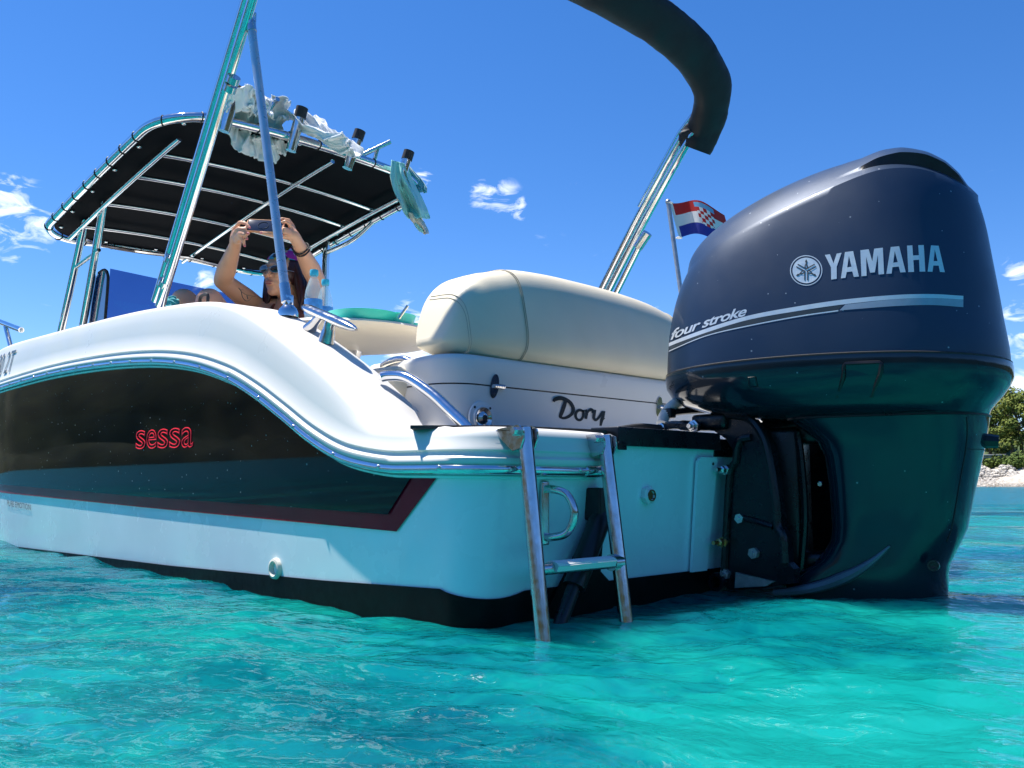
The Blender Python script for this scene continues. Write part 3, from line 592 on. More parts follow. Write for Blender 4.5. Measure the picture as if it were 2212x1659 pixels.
# transom fittings
def TU(x, y, u=-.012): return PU(x, y, u)
b = MB(); b.box((.030, .41, .4155), (.090, .44, .046), bev=.004); b.box((.030, -.41, .4155), (.090, .44, .046), bev=.004); b.box((.04, 0, .40), (.08, .40, .05), bev=.004)
b.box((-.013, .615, .392), (.006, .03, .02), bev=.002); cap = b.build('transom_cap', 'motor_black', boat)
tag(cap, 'black plastic cap along the transom top')
b = MB(); lo = [(.285, .068), (.292, .36), (.28, .372), (.205, .372), (.20, .36), (.215, .068)]
b.prism(lo, lambda v, w: (.042 - .11 * w - .004, v, w), lambda v, w: (.042 - .11 * w - .012, v, w)); b.build('corner_panel', 'hull_blue', boat)
b = MB(); b.ball((.0 - .010, .222, .355), (.003, .004, .004), 6); b.build('rivet', 'black_plastic', boat)
c = PU(1400, 1070, .008); b = MB(); b.lathe([(0, -.012), (.020, -.012), (.024, -.006), (.024, .004), (.013, .010), (.012, .004), (.0, .004)], (c[0] - .002, c[1], c[2]), (-1, 0, 0), 6); nut = b.build('drain_nut', 'white_plastic', boat, smooth=20)
b = MB(); b.lathe([(0, .0052), (.012, .0052), (.012, .012), (.0145, .012), (.0145, .0)], (c[0] - .002, c[1], c[2]), (-1, 0, 0), 16); b.build('drain_hole', 'rust', nut)
b = MB(); b.box((.0, .668, .368), (.03, .012, .075), bev=.002); b.build('rusty_end', 'rust', boat)
c = PU(1193, 1108, -.005); b = MB()
ub = [Vector((c[0] + .03, c[1] + .012, c[2] + .052)), Vector((c[0] - .01, c[1] + .010, c[2] + .052)), Vector((c[0] - .045, c[1], c[2] + .040)), Vector((c[0] - .062, c[1] - .004, c[2])), Vector((c[0] - .045, c[1], c[2] - .040)), Vector((c[0] - .01, c[1] + .010, c[2] - .052)), Vector((c[0] + .03, c[1] + .012, c[2] - .052))]
b.tube(crv(ub, 5), .009, 10); b.box((c[0] + .012, c[1] + .012, c[2]), (.010, .022, .14), bev=.004); b.build('stern_eye', 'steel_worn', boat)
c = PV(600, 1228, 1.036); b = MB(); b.lathe([(.017, -.01), (.017, .012), (.021, .016), (.027, .014), (.029, .004), (.029, -.01)], c, (0, 1, 0), 24); drn = b.build('drain_fitting', 'shirt_cream', boat)
b = MB(); b.lathe([(0, .002), (.0175, .002), (.0175, .010)], c, (0, 1, 0), 20); b.build('drain_bore', 'rubber', drn)
# trim tab ram over a flat black plate painting the shade of its notch
b = MB(); nl = [(.655, .235), (.685, .245), (.715, .19), (.90, -.08), (.60, -.08), (.60, .055), (.655, .095)]
b.prism(nl, lambda v, w: (.042 - .11 * max(w, -.1) - .002, v, w), lambda v, w: (.042 - .11 * max(w, -.1) - .007, v, w)); ram = b.build('trim_tab_ram', 'boot_black', boat)
A, B = PU(1300, 1112, -.012), PU(1240, 1268, -.022); b = MB(); b.tube([A, A + (B - A) * .1, B], [.020, .026, .026], 14); b.build('cylinder', 'black_plastic', ram)
C2 = B + (B - A) * .9; b = MB(); b.tube([B, C2], .016, 12); b.build('rod', 'motor_black', ram)
b = MB(); b.box((float(A[0]) + .01, float(A[1]) + .002, float(A[2]) + .025), (.05, .045, .075), bev=.006); b.build('bracket', 'black_plastic', ram)
for dz in (.045, .0):
    b = MB(); b.lathe([(0, .006), (.006, .006), (.007, 0)], (float(A[0]) - .014, float(A[1]) + .004, float(A[2]) + dz), (-1, 0, 0), 6); b.build('bolt', 'steel_worn', ram)
# boarding ladder: hinges, two side rails, a tread
lad = MB(); L1t, L1b = PU(1133, 925, -.04), PU(1168, 1320, -.10); L2t, L2b = PU(1305, 942, -.04), PU(1347, 1300, -.10)
lad.tube([L1t, L1b, L1b + (L1b - L1t) * .9], .0165, 14); ladder = lad.build('boarding_ladder', 'steel_worn', boat)
b = MB(); b.tube([L2t, L2b, L2b + (L2b - L2t) * .9], .0165, 14); b.build('side_rail', 'steel_worn', ladder)
fa = lambda P, Q, y: P + (Q - P) * ((y - P[2]) / (Q[2] - P[2]))
r1, r2 = fa(L1t, L1b, .128), fa(L2t, L2b, .128)
b = MB(); b.tube([r1, r2], .0125, 12); b.tube([r2 + (r1 - r2) * .11, r2], .0185, 14); b.build('rung', 'steel_worn', ladder)
b = MB(); dirr = r2 - r1; n = 9; rows = []
for k in (.16, .88):
    q = r1 + dirr * k; ring = []
    for j in range(22):
        a = math.pi * (j / 21) ; rr = .0185 + (.0018 if j % 2 else 0); ring.append((q[0] - math.cos(a) * rr * 1.1, q[1], q[2] + math.sin(a) * rr * .55 + .004))
    rows.append(ring + [(q[0] + .016, q[1], q[2] - .006), (q[0] - .016, q[1], q[2] - .006)])
b.grid(rows, closed_v=True); [b.add(r, [tuple(range(len(r)))]) for r in rows]; b.build('tread', 'white_plastic', ladder, smooth=0)
for P, Q in ((L1t, L1b), (L2t, L2b)):
    b = MB(); t = Vector(Q - P).normalized()
    for sy in (-1, 1): b.prism([(-.018, .010), (.0, .018), (.06, .012), (.06, -.002), (.014, -.036), (-.010, -.030), (-.020, -.008)], lambda x, z: (P[0] + x, P[1] + sy * .0185, P[2] - .012 + z), lambda x, z: (P[0] + x, P[1] + sy * .0225, P[2] - .012 + z))
    b.box((P[0] + .045, P[1], P[2] - .004), (.05, .045, .004), bev=.0015); hg = b.build('hinge', 'steel_worn', ladder)
    b = MB(); b.lathe([(0, .014), (.008, .014), (.0095, .004), (.0095, 0), (.015, 0), (.015, -.004)], (P[0] - .002, P[1] + .024, P[2] - .008), (0, 1, 0), 6); b.build('bolt', 'steel_worn', hg)

# aft bulkhead under the seat back: hatch with hinges, name, deck fitting
bpth = [(.53, v, -1.0, 0.0) for v in np.linspace(-.72, .60, 24)] + [(.63 - .10 * math.cos(R_(k * 9)), .60 + .10 * math.sin(R_(k * 9)), -math.cos(R_(k * 9)), math.sin(R_(k * 9))) for k in range(1, 11)] + [(u, .70, 0.0, 1.0) for u in (.70, .78, .86, .92)]
bprof = [(.075, .421), (.050, .424), (.030, .434), (.018, .452), (.010, .48), (.007, .52), (.005, .56), (.004, .5835), (-.004, .5845), (-.004, .5870), (.004, .588), (.004, .62), (.003, .655), (-.002, .668), (-.014, .674), (-.13, .675)]
bk = MB(); bk.grid([[(u + nu * o, v + nv * o, w) for o, w in bprof] for u, v, nu, nv in bpth]); bulk = bk.build('bulkhead', 'deck_white', boat, smooth=45)
b = MB(); b.box((.90, .775, .40), (.50, .17, .26), bev=.05); b.build('step_moulding', 'deck_white', bulk)
b = MB(); b.tube([(u + nu * .0025, v + nv * .0025, .5858) for u, v, nu, nv in bpth], .0022, 5); b.build('lid_seam', 'seam_dark', bulk)
hp = MB(); lz = []
for k in range(24): a = 2 * math.pi * k / 24; lz.append((.017 * math.cos(a), .036 * math.sin(a) * (1.1 - .1 * abs(math.sin(a)))))
for (x, y) in ((1070, 834), (1426, 879)):
    c = PU(x, y, .519); b = MB(); b.prism(lz, lambda p, q: (.5258, c[1] + p - .18 * q, c[2] + q), lambda p, q: (.5222, c[1] + p - .18 * q, c[2] + q)); hg = b.build('hinge', 'steel', bulk)
    b = MB(); b.tube([(.519, c[1] + .003, c[2]), (.519, c[1] - .034, c[2] - .002)], .006, 8)
    for k in range(5): b.tube([(.519, c[1] - .004 - .007 * k, c[2]), (.519, c[1] - .007 - .007 * k, c[2])], .0075, 8)
    b.build('knuckle', 'steel_worn', hg)
def d5(pts): return [(810 + x * .3418, 540 + y * .3418) for x, y in pts]
strokes = [([(1128, 958), (1140, 943), (1168, 936), (1200, 943), (1232, 962), (1250, 990), (1254, 1015), (1240, 1040), (1212, 1058), (1185, 1062), (1168, 1050)], [10, 20, 20, 18, 16, 16, 15, 15, 14, 12, 8]),
           ([(1206, 952), (1196, 985), (1184, 1020), (1172, 1052), (1180, 1062)], [14, 18, 18, 16, 8]),
           ([(1318, 1022), (1296, 1012), (1275, 1022), (1268, 1048), (1278, 1070), (1298, 1074), (1314, 1056), (1318, 1030), (1316, 1018), (1340, 1016)], [10, 13, 13, 13, 12, 12, 12, 11, 9, 6]),
           ([(1336, 1008), (1338, 1035), (1332, 1068)], [8, 14, 12]), ([(1336, 1045), (1346, 1022), (1364, 1008), (1378, 1016), (1374, 1030)], [6, 12, 13, 12, 10]),
           ([(1374, 1026), (1392, 1014)], [6, 8]), ([(1392, 1010), (1386, 1040), (1384, 1064), (1398, 1074), (1420, 1052), (1442, 1020)], [10, 14, 13, 12, 11, 12]),
           ([(1450, 1018), (1442, 1050), (1432, 1080), (1424, 1118)], [10, 14, 15, 10]), ([(1452, 1062), (1436, 1078)], [5, 7])]
b = MB()
for i, (pts, ws) in enumerate(strokes):
    sp_ = crv([Vector((x, y, 0)) for x, y in pts], 5); wi = np.interp(np.linspace(0, 1, len(sp_)), np.linspace(0, 1, len(ws)), ws)
    vv, ff = ribbon([(q.x, q.y) for q in sp_], [w * 1.35 for w in wi])
    pts3 = []
    for (x, y) in vv:
        X_, Y_ = 810 + x * .3418, 540 + y * .3418; pts3.append(PU(X_, Y_, .5215 - .0001 * i))
    b.add(pts3, ff)
b.build('lettering', 'ink_black', bulk, smooth=0)
c = PU(1043, 903, .512); b = MB(); b.lathe([(0, .004), (.020, .004), (.024, .010), (.034, .011), (.036, .006), (.048, .005), (.050, 0)], (.519, c[1], c[2]), (-1, 0, 0), 28); sh = b.build('deck_fitting', 'white_plastic', bulk)
b = MB(); b.lathe([(0, .016), (.013, .014), (.019, .009), (.030, .013), (.031, .010)], (.5185, c[1], c[2]), (-1, 0, 0), 24); b.build('valve', 'steel_worn', sh)
b = MB(); b.lathe([(0, .019), (.008, .019), (.009, .012)], (.5185, c[1], c[2]), (-1, 0, 0), 16); b.build('valve_bore', 'rubber', sh)
for k in range(4):
    a = math.pi / 4 + k * math.pi / 2; b = MB(); b.ball((.513, c[1] + .042 * math.cos(a), c[2] + .042 * math.sin(a)), (.002, .004, .004), 6); b.build('screw', 'black_plastic', sh)
# seat back cushion
HT = [(-.72, .72), (-.68, .81), (-.64, .88), (-.58, .918), (-.5, .932), (-.43, .945), (-.30, .972), (-.1, .988), (.1, .992), (.25, .990), (.40, .978), (.47, .958), (.52, .945), (.56, .925), (.605, .88), (.642, .81), (.675, .72)]
def cush(v, n=36, g=0.0):
    h = sitp(v, HT); e = max(0.0, 1 - (abs(v) / (.68 if v > 0 else .71)) ** 7) ** .5; lowb = .668 + .018 * (1 - e) * 3
    uc, wcn, hu, hw = .675 - .015, (h + lowb) / 2, .135 * (.25 + .75 * e) + g, (h - lowb) / 2 + g; ring = []
    for j in range(n):
        a = 2 * math.pi * j / n; ca, sa = math.cos(a), math.sin(a); ex = 2 / 3.8
        x = hu * math.copysign(abs(ca) ** ex, ca); z = hw * math.copysign(abs(sa) ** ex, sa)
        ring.append((uc + x - (.02 * (z / hw) if False else -.03 * z / .15), v, wcn + z))
    return ring
b = MB(); vs_ = list(-.71 + 1.385 * (.5 - .5 * np.cos(np.linspace(.08, math.pi - .08, 90)))); rr = [cush(v) for v in vs_]; b.grid(rr, closed_v=True); b.add(rr[0], [tuple(range(36))]); b.add(rr[-1], [tuple(reversed(range(36)))])
cus = b.build('seat_back', 'vinyl_cream', boat, smooth=60); tag(cus, 'cream vinyl seat back cushion')
for v0, cv in ((.615, .05), (.44, -.055), (-.42, .05)):
    for dv in (0, -.007):
        b = MB(); pth = []
        for j in range(40):
            a = R_(80) + R_(200) * j / 39; t = (j / 39); v = v0 + dv + cv * math.sin(math.pi * t) * .5 - .10 * max(0, t - .72) ** 1.2 * (1 if cv < 0 else -1.0); h = sitp(v, HT); hu, hw = .1355, (h - .668) / 2 + .0005; ca, sa = math.cos(a), math.sin(a); ex = 2 / 3.8
            z = hw * math.copysign(abs(sa) ** ex, sa); pth.append((.66 + hu * math.copysign(abs(ca) ** ex, ca) + .03 * z / .15, v, (h + .668) / 2 + z))
        b.tube(pth, .0012, 5); b.build('seam', 'vinyl_seam', cus)
b = MB(); b.box((1.0, .45, .60), (.55, .62, .10), bev=.035); b.build('seat_cushion', 'vinyl_cream', boat)
# grab rails either side of the boarding gate
g1 = [PV(x, y, v) for x, y, v in ((818, 816, .90), (840, 812, .885), (880, 816, .87), (932, 850, .86), (971, 886, .855), (1008, 922, .85), (1020, 940, .85))]
b = MB(); b.tube(crv(g1, 6), [.006, .010] + [.0145] * 35, 12); b.build('grab_rail', 'steel', boat)
g2 = [PV(x, y, v) for x, y, v in ((828, 792, .70), (845, 782, .70), (868, 777, .69), (890, 784, .68), (906, 797, .67), (915, 812, .67))]
b = MB(); b.tube(crv(g2, 6), .013, 12); b.build('grab_rail', 'steel', boat)
# cleat on the port quarter
b = MB(); A, B = PV(655, 662, .905), PV(770, 712, .905); d = Vector(B - A); ax = [Vector(A) + d * k for k in (0, .04, .14, .30, .45, .60, .80, .93, 1)]
b.tube(ax, [.006, .014, .020, .0195, .021, .021, .020, .014, .005], 16, flat=.7)
for k, (bx, by), rr3 in ((.36, (668, 704), (.014, .015, .021)), (.55, (704, 730), (.017, .018, .025))):
    q = Vector(A) + d * k; f = PV(bx, by, .905); f = Vector(f) - Vector((0, 0, .012)); b.tube(crv([q, q.lerp(f, .45), f], 4), np.interp(np.linspace(0, 1, 9), (0, .5, 1), rr3), 14)
b.build('cleat', 'steel_worn', boat)
# table with pedestal
b = MB(); b.lathe([(0, -.05), (.10, -.05), (.24, -.025), (.335, -.012), (.352, 0), (.358, .010), (.350, .018), (.338, .014), (0, .014)], (1.48, .42, .852), (0, 0, 1), 48); tb = b.build('cockpit_table', 'deck_white', boat)
b = MB(); b.lathe([(.09, .0), (.045, .02), (.04, .5), (.06, .55)], (1.48, .42, .255), (0, 0, 1), 20); b.build('pedestal', 'steel', tb)
# helm console with tinted windscreen, helm seat
b = MB(); b.box((3.75, 0, .62), (.62, .80, .74), bev=.06); con = b.build('console', 'deck_white', boat)
A, B = PU(238, 580, 3.45), PU(520, 640, 3.45); vL, vR = float(A[1]), float(B[1]); wT, wT2 = float(A[2]), float(B[2])
b = MB(); rows = []
for k in np.linspace(0, 1, 9): v = vL + (vR - vL) * k; rows.append([(3.52 - .06 * 0, v, .90), (3.47, v, 1.05), (3.45, v, wT + (wT2 - wT) * k)])
b.grid(rows); b.build('windscreen', 'acrylic_clear', con)
loop = [(3.46, .92), (3.47, 1.1), (3.455, wT - .10), (3.465, wT - .03), (3.52, wT + .004), (3.60, wT), (3.66, wT - .03), (3.76, .92)]
b = MB(); b.prism(loop, lambda x, z: (x, vL + .002, z), lambda x, z: (x, vL + .010, z)); wing = b.build('windscreen_wing', 'acrylic_blue', con)
b = MB(); b.tube(crv([(x, vL + .006, z) for x, z in loop[:6]], 4), .008, 8); b.build('wing_edge', 'rubber', wing)
# bow rail end on the foredeck side
A, B, C_, D_ = PV(-60, 672, .98), PV(46, 713, .98), PV(12, 706, .98), PV(27, 765, .98)
b = MB(); b.tube([A, B], .0145, 12); br = b.build('bow_rail', 'steel', boat)
b = MB(); b.ball(B, (.008, .008, .0145), 8); b.build('end_cap', 'white_plastic', br)
b = MB(); b.tube([C_, D_], .0125, 12); b.lathe([(.0, .05), (.019, .05), (.021, 0)], (D_[0], .98, D_[2] - .01), (0, 0, 1), 16); b.build('stanchion', 'steel', br)
# deck hardware on the gunwale
b = MB(); q = PV(440, 657, .93); b.tube(crv([(q[0] + .03, .93, q[2] - .01), (q[0] + .028, .93, q[2] + .03), (q[0] - .028, .93, q[2] + .03), (q[0] - .03, .93, q[2] - .01)], 3), .006, 8); b.build('strap_eye', 'rubber', boat)

# ------------------------------------------------------------------ hard top with rod holders
VC = .075
def TT(u, v): k = max(0, (u - 2.3) / 1.8); return 1.955 - .20 * k ** 1.25 - .05 * ((v - VC) / .8) ** 2
tt = MB(); UA, UB, VH = 2.30, 4.10, .745
def rrect(n=120, r=.26, ins=0.0):
    out = []; a, bq, h = UA + ins, UB - ins, VH - ins
    for (cx_, cy_, a0) in ((bq - r, h - r, 0), (a + r, h - r, 90), (a + r, -h + r, 180), (bq - r, -h + r, 270)):
        for k in range(13): t = R_(a0 + 90 * k / 12); out.append((cx_ + r * math.cos(t), VC + cy_ + r * math.sin(t)))
    res = []
    for i in range(len(out)):
        p, q = out[i], out[(i + 1) % len(out)]; m = max(1, int(math.hypot(q[0] - p[0], q[1] - p[1]) / .08))
        res += [(p[0] + (q[0] - p[0]) * k / m, p[1] + (q[1] - p[1]) * k / m) for k in range(m)]
    return res
per = rrect()
frame = MB(); frame.tube([(u, v, TT(u, v)) for u, v in per], .022, 12, closed=True); top = frame.build('hard_top', 'steel', boat)
b = MB(); cv_ = [(u, v) for u, v in rrect(ins=.02)]; rings = [[(3.2 + (u - 3.2) * k, VC + (v - VC) * k, TT(3.2 + (u - 3.2) * k, VC + (v - VC) * k) + .004) for u, v in cv_] for k in (1, .85, .7, .5, .3, .1, .001)]
b.grid(rings, closed_v=True); b.build('canvas', 'canvas_black', top, smooth=60)
def tp(u, v, dz=-.03): return (u, v, TT(u, v) + dz)
for u in (2.72, 3.02, 3.42, 3.78): b = MB(); b.tube([tp(u, v) for v in np.linspace(-.54, .69, 12)], .0125, 10); b.build('cross_tube', 'steel', top)
for v in (.69, -.54, -.03): b = MB(); b.tube([tp(u, v, -.05 if v != -.03 else -.045) for u in np.linspace(2.47 if v != -.03 else 2.33, 3.93 if v != -.03 else 4.07, 14)], .014 if v != -.03 else .012, 10); b.build('long_tube', 'steel', top)
for sg in (1, -1):
    b = MB(); b.tube(crv([tp(3.95, .60 * sg, -.04), (3.96, .5 * sg, 1.70), (3.92, .3 * sg, 1.69), tp(3.92, 0, -.07)], 6), .012, 8); b.build('bowed_tube', 'steel', top)
for (x0, y0, x1, y1) in ((128, 735, 200, 400), (176, 722, 236, 372)):
    A, B = PV(x0, y0, .66), PV(x1, y1, .66); A = A + (A - B) * .35; b = MB(); b.tube([A, B], .021, 12); b.build('leg', 'steel', top)
A, B = PV(165, 577, .66), PV(214, 540, .66); b = MB(); b.tube([A, B], .011, 8); b.build('brace', 'steel', top)
A, B = PV(150, 735, .66), PV(190, 712, .66); b = MB(); b.tube([A, B], .011, 8); b.build('brace', 'steel', top)
b = MB(); b.tube(crv([PV(320, 300, .68), PV(312, 330, .67), PV(286, 373, .66), PV(226, 428, .66)], 6), .013, 10); b.build('brace', 'steel', top)
b = MB(); b.tube(crv([PV(222, 425, .66), PV(188, 466, .66)], 6), .013, 10); b.build('brace', 'steel', top)
for (x0, y0, x1, y1) in ((700, 660, 706, 508),):
    A, B = PV(x0, y0, -.62), PV(x1, y1, -.62); A = A + (A - B) * 2.5; b = MB(); b.tube([A, B], .022, 12); b.build('leg', 'steel', top)
b = MB(); b.tube(crv([PV(708, 545, -.62), PV(760, 520, -.64), PV(800, 485, -.66), PV(826, 455, -.68)], 6), .013, 10); b.build('brace', 'steel', top)
# black lacing round the edge tube and snaps along it
lm = MB(); lm.tube([(.0235 * math.cos(a), .0, .0235 * math.sin(a)) for a in np.linspace(0, 2 * math.pi, 15)[:-1]], .003, 6, closed=True); lacem = lm.mesh('lacing', 'rubber')
sn = MB(); sn.ball((0, 0, 0), (.011, .011, .006), 6); snapm = sn.mesh('snap', 'steel')
cum = 0; lastl = -1; lasts = -1
for i in range(len(per)):
    p, q = per[i], per[(i + 1) % len(per)]; l = math.hypot(q[0] - p[0], q[1] - p[1]); cum += l
    if cum - lastl > .145:
        lastl = cum; d = Vector((q[0] - p[0], q[1] - p[1], 0)).normalized()
        child('lacing', lacem, top, Matrix.Translation((p[0], p[1], TT(*p))) @ Matrix.Rotation(math.atan2(d.y, d.x) - math.pi / 2 + .25, 4, 'Z'))
    if cum - lasts > .30:
        lasts = cum; c = (3.2 + (p[0] - 3.2) * .95, VC + (p[1] - VC) * .93); child('snap', snapm, top, Matrix.Translation((c[0], c[1], TT(*c) - .002)))
# four rod holders on the after edge
def rodh(tx, ty, bx, by, u=2.27):
    T, B = PU(tx, ty, u - .03), PU(bx, by, u + .01); b = MB(); b.tube([B, B + (T - B) * .78], .026, 14); o = b.build('rod_holder', 'steel', top)
    b = MB(); b.tube([B + (T - B) * .76, T], .029, 14); b.tube([T, T + (T - B) * .004], .029, 14); b.build('cap', 'rubber', o)
for a in ((511, 186, 484, 284), (653, 233, 628, 326), (778, 283, 750, 364), (884, 327, 860, 404)): rodh(*a)
for (x0, y0, x1, y1, x2, y2) in ((580, 232, 600, 214, 572, 250), (772, 340, 843, 306, 808, 350)):
    b = MB(); A, B = PU(x0, y0, 2.33), PU(x1, y1, 2.25); b.tube([A, B], .012, 10); m_ = A + (B - A) * .62; b.tube([m_, PU(x2, y2, 2.30)], .011, 10); b.build('bracket', 'steel', top)

# ------------------------------------------------------------------ folded sun awning over the stern
def bowp(w, v, du=0.0): return (1.79 - .991 * (w - .94) + du, v, w)
bi = MB(); _a, _b = PV(345, 662, .935), PV(545, 0, .945); _t = _b + (_b - _a) * .10
PL = [tuple(_a), tuple(_a + (_b - _a) * .5), tuple(_b), tuple(_t), (_t[0] - .16, .86, _t[2] + .13), (_t[0] - .30, .66, _t[2] + .17), (.72, .35, 2.135), (.625, 0, 2.135), (.625, -.4, 2.135), (.645, -.78, 2.115), (.70, -.94, 2.06), (.80, -1.01, 1.94), (.87, -1.00, 1.87), (1.14, -1.04, 1.59), (1.47, -1.12, 1.26), (1.74, -1.18, .98)]
bi.tube(crv(PL, 6), .0185, 12); bim = bi.build('sun_awning', 'steel', boat)
b = MB(); b.tube(crv([(x + .040, y, z + .026) for x, y, z in PL], 6), .0185, 12); b.build('bow_tube', 'steel', bim)
b = MB(); b.tube([(x + .062, y - .01, z + .05) for x, y, z in PL[11:14]], .012, 10); b.build('bow_tube', 'steel', bim)
for (x, y) in ((352, 612), (366, 560), (494, 190), (501, 172)):
    q = Vector(PV(x + 3, y, .94)); d = Vector((-.7, .06, .7)).normalized()
    b = MB(); b.tube([q - d * .012, q + d * .012], .0225, 10, flat=1.25, upv=(.7, 0, .7)); b.build('clamp', 'steel_worn', bim)
A, B = PV(618, 645, .90), PV(541, 42, .93); b = MB(); b.tube([A, A + (B - A) * .5, B], .0145, 14); stt = b.build('support_strut', 'strut_blue', bim)
b = MB(); t = Vector(B - A).normalized(); b.tube([Vector(A) - t * .012, Vector(A) + t * .05], .0165, 14); b.build('sleeve', 'steel_worn', stt); b = MB(); b.tube([Vector(B) - t * .05, Vector(B) + t * .01], .0165, 14); b.build('sleeve', 'steel_worn', stt)
ft = PV(622, 672, .895); b = MB(); b.tube([Vector(A), Vector(ft) + Vector((0, 0, .012))], .0095, 10); b.box((ft[0], .895, ft[2] + .030), (.022, .028, .045), bev=.006)
b.lathe([(0, .024), (.018, .022), (.028, .010), (.032, 0), (.032, -.015)], (ft[0], .895, ft[2] - .004), (0, 0, 1), 20); b.build('deck_hinge', 'steel', stt)
b = MB(); b.box(B, (.035, .03, .05), bev=.006); b.build('jaw', 'steel', stt)
A, B = PD(1388, 519, PX((1.10, -1.03, 1.64))[2]), PV(1325, 645, -1.05); b = MB(); b.tube([A, B], .0155, 12); b.build('support_strut', 'steel', bim)
b = MB(); b.tube([Vector(A) - Vector((.03, 0, -.03)), Vector(A) + Vector((.03, 0, -.03))], .024, 10); b.build('clamp', 'steel_worn', bim)
# the black sock the awning is rolled in
CP = [(.885, -1.075, 1.845, .085), (.845, -1.070, 1.905, .092), (.785, -1.035, 1.970, .094), (.71, -.95, 2.045, .090), (.665, -.78, 2.10, .088), (.64, -.58, 2.125, .088), (.63, -.35, 2.135, .088), (.64, 0, 2.135, .088), (.70, .3, 2.135, .088), (.80, .55, 2.13, .088)]
cp = crv([Vector(q[:3]) for q in CP], 8); wi = np.interp(np.linspace(0, 1, len(cp)), np.linspace(0, 1, len(CP)), [q[3] for q in CP])
b = MB(); rings = []
for i, p in enumerate(cp):
    t = (cp[min(i + 1, len(cp) - 1)] - cp[max(i - 1, 0)]).normalized(); nn = Vector((1, 0, 1)).normalized(); nn = (nn - t * nn.dot(t)).normalized(); q = t.cross(nn); ring = []
    for j in range(40):
        a = 2 * math.pi * j / 40; rr = wi[i] * (1 + .07 * noise.noise(Vector((i * .16, math.cos(a) * 1.2, math.sin(a) * 1.2))) + .05 * (.5 - abs(noise.noise(Vector((i * .35 + 1.5 * math.cos(a), math.cos(a) * 1.4, math.sin(a) * 1.4 + 5))))))
        ex = .8; ca, sa = math.cos(a), math.sin(a)
        ring.append(p + q * rr * math.copysign(abs(ca) ** ex, ca) + nn * rr * .52 * math.copysign(abs(sa) ** ex, sa))
    rings.append(ring)
b.grid(rings, closed_v=True); b.add(rings[0], [tuple(range(40))]); b.add(rings[-1], [tuple(reversed(range(40)))]); b.build('awning_cover', 'canvas_cover', bim, smooth=60)
b = MB(); tie = []
for i, q in enumerate(crv([PV(1497, 268, -1.0), PV(1488, 290, -1.0), PV(1478, 308, -1.0), PV(1474, 320, -1.0)], 5)):
    ring = []
    for j in range(16): a = 2 * math.pi * j / 16; r_ = (.010 + .020 * math.sin(math.pi * min(1, i / 15 + .12))) * (1 + .35 * noise.noise(Vector((i * .5, math.cos(a) * 1.5, math.sin(a) * 1.5)))); ring.append(q + Vector((math.cos(a) * r_ * 1.2, math.sin(a) * r_, math.sin(a + .6) * r_ * .6)))
    tie.append(ring)
b.grid(tie, closed_v=True); b.add(tie[0], [tuple(range(16))]); b.add(tie[-1], [tuple(range(16))]); b.build('cover_tie', 'canvas_cover', bim, smooth=70)

# ------------------------------------------------------------------ outboard motor, steered a little to one side
TH = R_(17); PIV = np.array([-.18, 0.0, 0.0])
AFT = np.array([-math.cos(TH), -math.sin(TH), 0]); PRT = np.array([-math.sin(TH), math.cos(TH), 0])
motor = thing('outboard_motor', 'big navy blue outboard motor clamped to the transom, its port side towards the viewer', 'outboard motor', tuple(PIV), math.pi + TH)
def ML(a, p, w): return (a, -p, w)              # motor-local: aft, port, up
def PMp(x, y, p):                               # pixel on the motor's plane at p
    d = ray(x, y); t = (p - (CAM - PIV) @ PRT) / (d @ PRT); q = CAM + d * t - PIV; return q @ AFT, q[2]
FT = [(.45, -.388), (.60, -.388), (.725, -.380), (.82, -.362), (.90, -.332), (.95, -.298), (1.0, -.245), (1.1, -.14)]
RT_ = [(.45, .470), (.60, .492), (.72, .482), (.87, .466), (.98, .452), (1.06, .430), (1.12, .39)]
CR = [(-.33, .905), (-.25, .938), (-.125, .983), (-.026, 1.016), (.093, 1.053), (.18, 1.078), (.234, 1.087), (.308, 1.083), (.374, 1.062), (.428, 1.034), (.47, 1.01)]
RG = [(-.36, .92), (-.33, .965), (-.28, 1.022), (-.2, 1.075), (-.1, 1.122), (.0, 1.156), (.1, 1.178), (.18, 1.183), (.25, 1.173), (.315, 1.147), (.374, 1.110), (.421, 1.070), (.45, 1.035)]
HU = [(.12, 0), (.17, .004), (.22, .018), (.27, .027), (.33, .030), (.37, .026), (.40, .015), (.42, 0)]
def w0(tau): return .606 + .016 * math.sin(math.pi * tau) - .006 * tau
def hwid(tau, W=.262):
    x = 2 * tau - 1; n = 4.0 if x < 0 else 3.3; return W * max(0.0, 1 - abs(x) ** n) ** (1 / (2.1 if x > 0 else 2.3)) * (1 - .05 * max(0, -x))
def fr(w): return sitp(w, FT)
def rr_(w): return sitp(w, RT_)
def side_pt(tau, w, wcr):
    a = fr(w) + (rr_(w) - fr(w)) * tau; k = 1 - .22 * max(0, (w - .61) / max(wcr - .61, .05)) ** 1.5; return a, hwid(tau) * k, w
def crease_w(tau):
    w = 1.0
    for _ in range(8): a = fr(w) + (rr_(w) - fr(w)) * tau; w = sitp(a, CR)
    return w
taus = list(.5 - .5 * np.cos(np.linspace(0.0, math.pi, 96)))
